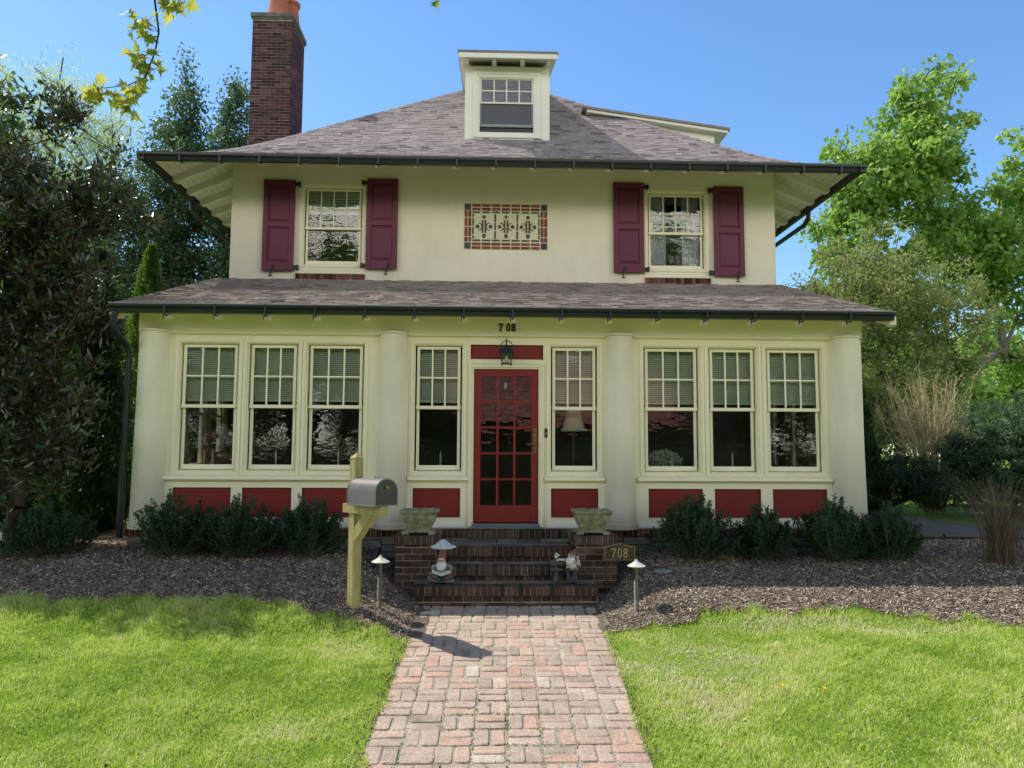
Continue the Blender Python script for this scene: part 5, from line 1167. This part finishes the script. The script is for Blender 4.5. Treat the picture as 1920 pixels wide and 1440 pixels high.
# --- left side
tree('magnolia', 'tall dark magnolia with big glossy leaves and brown undersides left of the house', 'magnolia', (-5.75, -.25, .42),
     [(-5.95, .1, 4.75, 1.25, 1.1, 1.65), (-5.2, .25, 4.8, .8, .7, .75), (-5.7, .2, 3.6, .8, .7, 1.0), (-6.9, 0, 2.8, 1.3, 1.2, 2.0), (-5.75, -.1, 2.3, .95, .8, 1.3), (-7.4, .2, 4.5, 1.2, 1.1, 1.9), (-5.9, -.5, 1.35, .75, .6, .7), (-5.35, -.1, 1.9, .55, .5, .9)], 620, 52, .125, .046, .22, M['leafm'], M['bark'], 1.2, .085, 11, axis=np.array([0, 0, .9]), up=.1, minr=.006, shell=.4)
def conifer(name, label, cat, x, y, z, h, r, n, leaf, seed, L=.09, Wd=.03, group=None, pw=.8, twist=1, ey=1.0, trunk=.05):
    rng = np.random.default_rng(seed); t = empty(name, (x, y, z), label, cat, group)
    m = MB(); m.tube([(x, y, z - .1), (x, y, z + h * .9)], [trunk, .01], 7); m.build('trunk', M['bark'], t, smooth='all')
    u = 1 - rng.uniform(0, 1, n) ** .62; u = rng.uniform(0, 1, n) ** 1.25; prof = np.clip((1 - u), 0, 1) ** pw * np.clip(.55 + u * 5, 0, 1)
    a = rng.uniform(0, 6.283, n); lump = 1 + .13 * np.sin(a * 5 + u * 17) + .10 * np.sin(a * 9 - u * 31) + .08 * np.sin(u * 60 + a * 3)
    rr = r * prof * lump * np.where(rng.uniform(0, 1, n) < .7, rng.uniform(.82, 1.05, n), rng.uniform(.35, .9, n))
    P = np.stack([x + rr * np.cos(a), y + rr * np.sin(a) * ey, z + .05 + u * h], 1)
    ax = np.stack([np.cos(a) * 1.2, np.sin(a) * 1.2, np.full(n, 1.6)], 1)
    v = leaf_verts(P, L, Wd, rng, .2, ax, 0, 'spray')
    o = np_mesh('foliage', v, 4, np.clip(.3 + rng.normal(0, .15, n) + .25 * (lump - 1) * 3, 0, 1), [(0, 1, 2, 3)], [leaf]); o.parent = t; local(o, t); return t
conifer('arborvitae', 'bright green cone-shaped arborvitae showing above the left end of the porch roof', 'arborvitae', -6.55, 5.0, .5, 5.15, .85, 24000, M['leafag'], 21, group='arborvitae left of the house')
for (x, y, h, r, s, lab) in ((-5.75, 1.5, 4.1, .62, 22, 'dark arborvitae just behind the left downspout'), (-6.7, 2.4, 5.1, .75, 23, 'dark arborvitae behind the magnolia, second from the house'), (-7.7, 3.0, 5.4, .8, 24, 'dark arborvitae behind the magnolia, farthest left')):
    conifer('arborvitae', lab, 'arborvitae', x, y, .5, h, r, 15000, M['leafa'], s, group='arborvitae left of the house', L=.11)
PEAR = dict(L=.10, Wd=.06, leaf=M['leafp'], bark=M['bark'])
tree('pear_tree', 'tallest dark green pear tree behind the left side of the house', 'tree', (-9.6, 13.5, .5), [(-9.4, 13.5, 12.5, .5, .6, 1.7), (-9.5, 13.5, 11.0, 1.0, .9, 2.2), (-10.5, 13.3, 8.4, 1.7, 1.4, 2.3), (-8.6, 13.3, 8.9, 1.3, 1.3, 2.6), (-9.6, 13.5, 5.5, 2.6, 1.8, 2.6), (-11.9, 13.5, 5.0, 1.3, 1.5, 3.0)], 1250, 58, .13, .075, .44, M['leafp'], M['bark'], 4.5, .2, 31, group='pear trees behind the house', squash=1.0, minr=.01)
tree('pear_tree', 'narrower dark green pear tree between the tall one and the chimney', 'tree', (-7.4, 12.5, .5), [(-7.55, 12.5, 11.6, .35, .5, 1.5), (-7.5, 12.5, 10.2, .7, .7, 1.9), (-7.0, 12.4, 8.2, 1.15, 1.0, 2.3), (-7.2, 12.5, 5.2, 1.5, 1.3, 2.6)], 680, 58, .13, .075, .40, M['leafp'], M['bark'], 4.5, .16, 32, group='pear trees behind the house', squash=1.0, minr=.01)
tree('spring_tree', 'pale feathery spring tree far off at the left edge', 'tree', (-20.0, 24, .5), [(-20.5, 24, 14.8, 4.2, 3, 5.0), (-17.6, 24, 13.8, 2.2, 2.5, 4.2), (-23, 24, 10, 4, 3, 5)], 600, 60, .17, .07, .8, M['leaff'], M['barkg'], 4.5, .34, 33, minr=.03, squash=1.1, axis=np.array([0, 0, 1.2]))
# --- right side
tree('linden_tree', 'large bright green linden standing right of the house', 'tree', (14.2, 13.0, .5), [(13.5, 12.5, 12.4, 1.3, 1.3, 1.6), (13.3, 12.5, 10.7, 2.1, 1.7, 2.3), (11.5, 12.5, 9.6, 1.7, 1.5, 2.1), (10.9, 12.6, 7.7, 1.1, 1.2, 1.5), (14.6, 12.8, 8.3, 2.2, 1.6, 2.0), (17.2, 12.8, 9.8, 1.7, 1.6, 2.4), (18.2, 12.8, 6.8, 2.1, 1.6, 1.9), (16.0, 12.9, 7.6, 1.7, 1.3, 1.8), (17.3, 12.9, 4.6, 1.9, 1.4, 1.3), (12.6, 12.8, 6.9, 1.7, 1.5, 1.6)], 780, 50, .19, .155, .43, M['leafl'], M['barkg'], 4.2, .19, 41, droop=.75, up=.9, minr=.022, wig=.16, shell=.3)
tree('shade_tree', 'broad shade tree standing just outside the left edge of the view', 'tree', (-9.6, .6, .4), [(-8.9, .8, 6.0, 1.9, .9, 1.1), (-7.6, .8, 6.5, 1.1, .8, .8), (-10.6, .6, 5.6, 1.9, 1.2, 1.4)], 260, 48, .13, .09, .36, M['leafp'], M['bark'], 2.4, .16, 48, minr=.01)
tree('yellow_green_tree', 'round yellow-green small-leaved tree in front of the linden', 'tree', (9.4, 8.3, .5), [(9.6, 8.3, 5.7, 1.55, 1.5, 1.75), (8.2, 8.3, 5.0, 1.0, 1.2, 1.3), (11.2, 8.3, 4.9, 1.4, 1.4, 1.6), (9.6, 8.3, 3.3, 2.4, 1.5, 1.6)], 620, 60, .095, .052, .30, M['leafo'], M['barkg'], 1.5, .13, 42, minr=.009, squash=.8)
conifer('arborvitae', 'dark cone-shaped arborvitae close behind the right corner column', 'arborvitae', 6.95, 4.6, .5, 3.4, .72, 20000, M['leafa'], 43, L=.10)
# bare twiggy shrub
def twigshrub(x, y, z, h, r, label, seed):
    rng = np.random.default_rng(seed); t = empty('twiggy_shrub', (x, y, z), label, 'shrub'); m = MB()
    for i in range(85):
        a = rng.uniform(0, 6.283); l = r * rng.uniform(.2, 1); p = Vector((x + .15 * math.cos(a), y + .12 * math.sin(a), z)); e = Vector((x + l * math.cos(a), y + .6 * l * math.sin(a), z + h * rng.uniform(.62, 1.0)))
        mid = p.lerp(e, .5) + Vector((rng.normal(0, .08), rng.normal(0, .08), .1)); m.tube([p, mid, e], [.013, .009, .004], 4, cap=False)
        for k in range(9):
            u = rng.uniform(.3, .98); q = p.lerp(mid, u * 2) if u < .5 else mid.lerp(e, u * 2 - 1); d = Vector((rng.normal(0, .5) + .4 * math.cos(a), rng.normal(0, .4), rng.uniform(.5, 1.2))).normalized() * rng.uniform(.15, .42)
            m.tube([q, q + d * .5 + Vector((rng.normal(0, .02), 0, .01)), q + d], [.006, .0045, .002], 3, cap=False)
    m.build('stems', M['twig'], t)
    n = 2600; P = np.stack([x + rng.normal(0, r * .5, n), y + rng.normal(0, r * .3, n), z + h * rng.uniform(.35, 1.02, n)], 1); v = leaf_verts(P, .05, .02, rng, .5)
    o = np_mesh('foliage', v, 4, rng.uniform(0, 1, n), [(0, 1, 2), (0, 2, 3)], [M['leafo']]); o.parent = t; local(o, t)
twigshrub(9.25, 5.6, .5, 2.95, 1.15, 'pale bare twiggy shrub between the arborvitae and the blue-green conifer', 44)
tree('yew', 'dark spreading yew in the shade beyond the terrace', 'yew', (7.55, 4.2, .5), [(7.6, 4.2, 1.35, 1.0, .8, .42), (7.0, 4.1, 1.15, .6, .6, .35), (8.3, 4.1, 1.1, .75, .7, .4)], 260, 75, .075, .018, .17, M['leafy'], M['bark'], .45, .08, 45, squash=.45, minr=.008, kind='spray')
tree('conifer_shrub', 'big blue-green conifer shrub at the right edge', 'conifer', (10.2, 4.6, .5), [(10.4, 4.6, 1.85, 1.45, 1.0, 1.05), (9.5, 4.5, 1.45, .95, .8, .85), (11.7, 4.6, 1.8, 1.4, 1.0, 1.2), (10.4, 4.5, 1.0, 1.3, .9, .6)], 560, 75, .085, .032, .2, M['leafc'], M['bark'], .5, .07, 46, squash=.5, minr=.008, kind='spray')
# ornamental grass clump
def fountain(x, y, label, seed):
    rng = np.random.default_rng(seed); z = gz(x, y); t = empty('ornamental_grass', (x, y, z), label, 'ornamental grass'); n = 520; segs = 6
    a = rng.uniform(0, 6.283, n); h = rng.uniform(.45, 1.25, n); sp = rng.uniform(.05, .95, n) ** 1.3 * h; w_ = rng.uniform(.0025, .005, n); rows = []
    bx_, by_ = x + rng.normal(0, .07, n), y + rng.normal(0, .06, n)
    for k in range(segs + 1):
        u = k / segs; d = sp * u ** 1.8; zz = z + h * (u - .12 * u ** 4); c = np.stack([bx_ + d * np.cos(a), by_ + d * np.sin(a), zz], 1); s = np.stack([-np.sin(a), np.cos(a), 0 * a], 1) * (w_ * (1 - .75 * u))[:, None]; rows += [c - s, c + s]
    v = np.stack(rows, 1).reshape(-1, 3); o = np_mesh('stems', v, 2 * (segs + 1), rng.uniform(0, 1, n), [(2 * k, 2 * k + 1, 2 * k + 3, 2 * k + 2) for k in range(segs)], [M['straw']]); o.parent = t; local(o, t)
fountain(6.3, -.70, 'tall dry brown ornamental grass clump in the right-hand bed', 47)

# --- far background masses: rows of individual trees beyond the garden
bgroup = 'trees beyond the garden'
B1 = tree('background_tree', 'broad mid-green tree far behind the linden', 'tree', (22, 30, .4), [(22, 30, 5.5, 4.2, 3, 3.4), (25, 30, 4.2, 3, 2.5, 2.8), (19, 30, 3.6, 3, 2.5, 2.6)], 300, 45, .38, .24, .9, M['leafl'], M['bark'], 2, .3, 51, minr=.03, group=bgroup)
B2 = tree('background_tree', 'dark evergreen tree far behind the twiggy shrub', 'tree', (14.5, 26, .4), [(14.5, 26, 3.2, 3.0, 2.2, 2.6), (16.5, 26, 2.4, 2.2, 2, 2.0)], 260, 48, .30, .15, .7, M['leafp'], M['bark'], 1.5, .25, 52, minr=.03, group=bgroup)
copy_tree(B1, (29, 34, .4), 2.0, 1.1, 'broad green tree far off at the right edge', bgroup)
copy_tree(B2, (-12.5, 24, .4), 1.0, 1.25, 'dark tree far behind the magnolia trunk', bgroup)
copy_tree(B2, (-19, 20, .4), 2.6, 1.35, 'dark tree far off at the left edge under the pale spring tree', bgroup)
copy_tree(B1, (-27, 32, .4), 4.0, 1.0, 'mid-green tree far off beyond the left edge', bgroup)
copy_tree(B2, (10.5, 20, .4), 4.1, .95, 'dark bushy tree behind the yellow-green tree', bgroup)

# --- maple branch hanging into view at the upper left
def maple_branch():
    rng = np.random.default_rng(60); K = 4 / 5.5
    T = lambda p: Vector((0, -10, 1.7)) + (Vector(p) - Vector((0, -10, 1.7))) * K
    t = empty('maple_branch', tuple(T((-2.46, -4.5, 5.4))), 'thin hanging maple branch with young yellow-green leaves against the sky at the upper left', 'branch')
    main = [T(p) for p in ((-2.2, -4.4, 5.75), (-2.40, -4.5, 5.3), (-2.466, -4.5, 5.031), (-2.424, -4.5, 4.784), (-2.447, -4.5, 4.619), (-2.508, -4.5, 4.433), (-2.628, -4.5, 4.37), (-2.80, -4.5, 4.345))]
    top = [main[0], T((-1.6, -4.45, 5.45)), T((-.9, -4.5, 5.3)), T((-.45, -4.5, 5.16))]
    m = MB(); m.tube(main, [.008, .007, .006, .005, .0045, .004, .003, .002], 6); m.tube(top, [.008, .006, .004, .003], 6)
    leaves = []
    shape = [(0, 0), (.12, .10), (.42, -.02), (.30, .22), (.62, .40), (.30, .45), (.26, .62), (.13, .60), (0, 1.0), (-.13, .60), (-.26, .62), (-.30, .45), (-.62, .40), (-.30, .22), (-.42, -.02), (-.12, .10)]
    def cluster(c, n, sz, sp=.05):
        for _ in range(n):
            d = Vector((rng.normal(0, 1), rng.normal(0, .6), rng.normal(-.5, .7))).normalized(); b = c + Vector(rng.normal(0, sp * .35, 3)); b2 = b + d * rng.uniform(.01, .035)
            m.tube([c, b2], [.0013, .001], 3); nn = Vector((rng.normal(0, .8), rng.normal(-.6, .8), rng.normal(.2, .8))); s = d.cross(nn).normalized(); q = s.cross(d).normalized(); L = sz * 1.12 * rng.uniform(.55, 1.1)
            vs = [b2 + s * (px * L) + d * (py * L) + q * (abs(px) * L * .35 - py * py * L * .25) for px, py in shape]; leaves.append((vs, rng.uniform(0, 1)))
    for p, n, s in (((-2.51, -4.5, 4.86), 9, .085), ((-2.60, -4.5, 4.83), 7, .08), ((-2.52, -4.5, 4.60), 11, .09), ((-2.44, -4.5, 4.50), 5, .07), ((-2.58, -4.5, 4.345), 8, .085), ((-2.70, -4.5, 4.30), 9, .09), ((-2.84, -4.5, 4.35), 9, .09), ((-2.40, -4.5, 5.03), 8, .085), ((-2.28, -4.5, 5.06), 8, .085), ((-2.62, -4.5, 4.26), 6, .08), ((-.42, -4.5, 5.135), 5, .05)):
        P = T(p); cluster(P, n, s); j = min(main + top, key=lambda q: (q - P).length); m.tube([j, (j + P) / 2 + Vector((0, 0, .006)), P], [.002, .002, .0015], 4)
    m.build('twig', M['bark'], t, smooth='all')
    l = MB()
    for vs, tt in leaves:
        n = len(vs); cc = sum(vs, Vector()) / n; l.add(vs + [cc], [(i, (i + 1) % n, n) for i in range(n)], 0, tt)
    l.build('leaves', M['leafk'], t)
maple_branch()

# --- dandelions in the lawn
yel = pm('dandelion_yellow', [(.75, .42, .01), (.85, .62, .03)], .7, .2, 60)
for i, (x, y, s, lab) in enumerate(((2.4, -3.71, 1, 'yellow dandelion in the middle of the right lawn, the left one of a pair'), (2.7, -3.83, .9, 'yellow dandelion in the middle of the right lawn, the right one of a pair'), (3.45, -1.97, .8, 'yellow dandelion at the mulch edge below the second shrub from the right'), (4.25, -2.14, .8, 'yellow dandelion at the mulch edge below the right corner column'), (5.33, -2.36, .9, 'yellow dandelion at the right end of the mulch edge'), (1.9, -2.86, .7, 'small yellow dandelion in the dry patch beside the path'))):
    z = gz(x, y); t = empty('dandelion', (x, y, z), lab, 'dandelion', 'dandelions in the lawn'); m = MB(); m.tube([(x, y, z - .01), (x + .004, y, z + .045)], .0015, 4); m.build('stem', M['leafag'], t)
    m = MB()
    for k in range(26):
        a = k * 2.4; r_ = .020 * s * (k / 26) ** .5; c = Vector((x + r_ * math.cos(a), y + r_ * math.sin(a), z + .047)); d = Vector((math.cos(a) * .7, math.sin(a) * .7, .6)).normalized() * .011 * s; q = Vector((-math.sin(a), math.cos(a), 0)) * .004 * s
        m.add([c - q, c + q, c + d + q * .7, c + d - q * .7], [(0, 1, 2, 3)])
    m.build('flower_head', yel, t)

# ================================================================== ACROSS THE STREET (seen reflected in the glass)
nh = empty('neighbour_house', (6, -36, -.9), 'brick house with a red tiled roof across the street, mirrored in the front door', 'house')
m = MB(); m.box(-4, 16, -44, -34, -1, 3.4); m.build('wall', pm('neighbour_wall', [(.10, .06, .05), (.16, .09, .07)], .9, .2, 2), nh)
m = MB(); z0, z1 = 3.3, 8.2
for k in range(34):
    ya, yb = -33.4 - k * .17, -33.4 - (k + 1) * .17; za, zb = z0 + k * .145, z0 + (k + 1) * .145; m.add([(-4.7 + k * .08, ya, za + .05), (16.7 - k * .08, ya, za + .05), (16.7 - k * .08, yb, zb + .01), (-4.7 + k * .08, yb, zb + .01), (-4.7 + k * .08, ya, za), (16.7 - k * .08, ya, za)], [(3, 2, 1, 0), (0, 1, 5, 4)], 0, random.random())
m.add([(-4.7, -33.5, 3.25), (16.7, -33.5, 3.25), (14, -39.3, 8.1), (-2, -39.3, 8.1), (-4.7, -45, 3.25), (16.7, -45, 3.25)], [(0, 1, 2, 3), (3, 2, 5, 4), (0, 3, 4), (1, 5, 2)], 0, .2)
m.build('roof', pm('red_roof_tiles', [(.14, .04, .03), (.42, .16, .13), (.62, .32, .28)], .85, .2, 3, tint=True), nh)
for x in (-1, 4, 9, 13): m = MB(); m.box(x, x + 1.4, -33.99, -33.9, .2, 1.9); m.build('window', M['black'], nh)
for x0, x1, lab in ((-16, .4, 'long dark hedge across the street on the left, mirrored in the lower panes'), (.7, 19, 'long dark hedge across the street on the right, mirrored in the lower panes')):
    rng = np.random.default_rng(int(x1) + 50); t = empty('hedge', ((x0 + x1) / 2, -19, -.9), lab, 'hedge'); n = 16000; P = np.stack([rng.uniform(x0, x1, n), -19 + rng.normal(0, .45, n), -.9 + rng.uniform(0, 2.9, n)], 1)
    v = leaf_verts(P, .2, .12, rng, .4); o = np_mesh('foliage', v, 4, rng.uniform(0, 1, n), [(0, 1, 2), (0, 2, 3)], [M['leafb']]); o.parent = t; local(o, t)
    m = MB(); m.box(x0 + .2, x1 - .2, -19.4, -18.7, -1, 1.6); m.build('branches', M['bark'], t)
sg = 'street trees seen reflected in the windows'
T1 = tree('street_tree', 'tall street tree mirrored in the left porch windows', 'tree', (-9, -30, -.9), [(-9, -30, 9, 4.5, 3.5, 5), (-6, -30, 7, 3, 3, 3), (-12, -30, 6.5, 3, 3, 3.5)], 330, 40, .34, .2, 1.0, M['leafl'], M['bark'], 4, .35, 71, minr=.04, group=sg)
T2 = tree('street_tree', 'bushy street tree mirrored in the rightmost porch windows', 'tree', (15, -27, -.9), [(15, -27, 6, 4, 3, 4.2), (12, -27, 4.2, 2.5, 2.5, 2.6)], 300, 40, .3, .17, .85, M['leafp'], M['bark'], 2.4, .3, 72, minr=.04, group=sg)
copy_tree(T1, (-20, -27, -.9), 1.3, 1.1, 'tall street tree mirrored at the far left', sg); copy_tree(T2, (-4.5, -23, -.9), 2.2, .85, 'bushy street tree mirrored beside the left column', sg)
copy_tree(T1, (24, -32, -.9), 3.3, 1.15, 'tall street tree mirrored at the far right', sg); copy_tree(T2, (-13, -22, -.9), 3.0, .9, 'bushy street tree mirrored low in the left windows', sg)
copy_tree(T1, (-1, -46, -.9), .4, 1.45, 'tall street tree standing behind the mirrored red roof', sg); copy_tree(T1, (12, -48, -.9), 5.0, 1.5, 'tall street tree behind the right end of the mirrored red roof', sg)

copy_tree(T1, (-8.2, -23.5, -.9), .7, 1.02, 'tall street tree mirrored in the left upstairs window', sg); copy_tree(T1, (10.8, -24, -.9), 2.9, 1.06, 'tall street tree mirrored in the right upstairs window', sg)
# dry leaves blown against the path edges and over the lawn
def litter(n):
    rng = np.random.default_rng(91); e = rng.uniform(0, 1, n) < .6; y = rng.uniform(-5.2, -1.9, n); l, r_ = path_lr(y)
    x = np.where(e, np.where(rng.uniform(0, 1, n) < .6, l - np.abs(rng.normal(0, .05, n)), r_ + np.abs(rng.normal(0, .05, n))), rng.uniform(-5, 6, n))
    P = np.stack([x, y, ground(x, y) + .02 + rng.uniform(0, .02, n)], 1); v = leaf_verts(P, .035, .02, rng, 1.5, np.tile([0, 0, -.2], (n, 1)))
    o = np_mesh('leaf_litter', v, 4, rng.uniform(0, 1, n), [(0, 1, 2), (0, 2, 3)], [M['straw']]); tag(o, 'small dry brown leaves caught along the path edges and in the grass', 'leaf litter', kind='stuff')
litter(420)
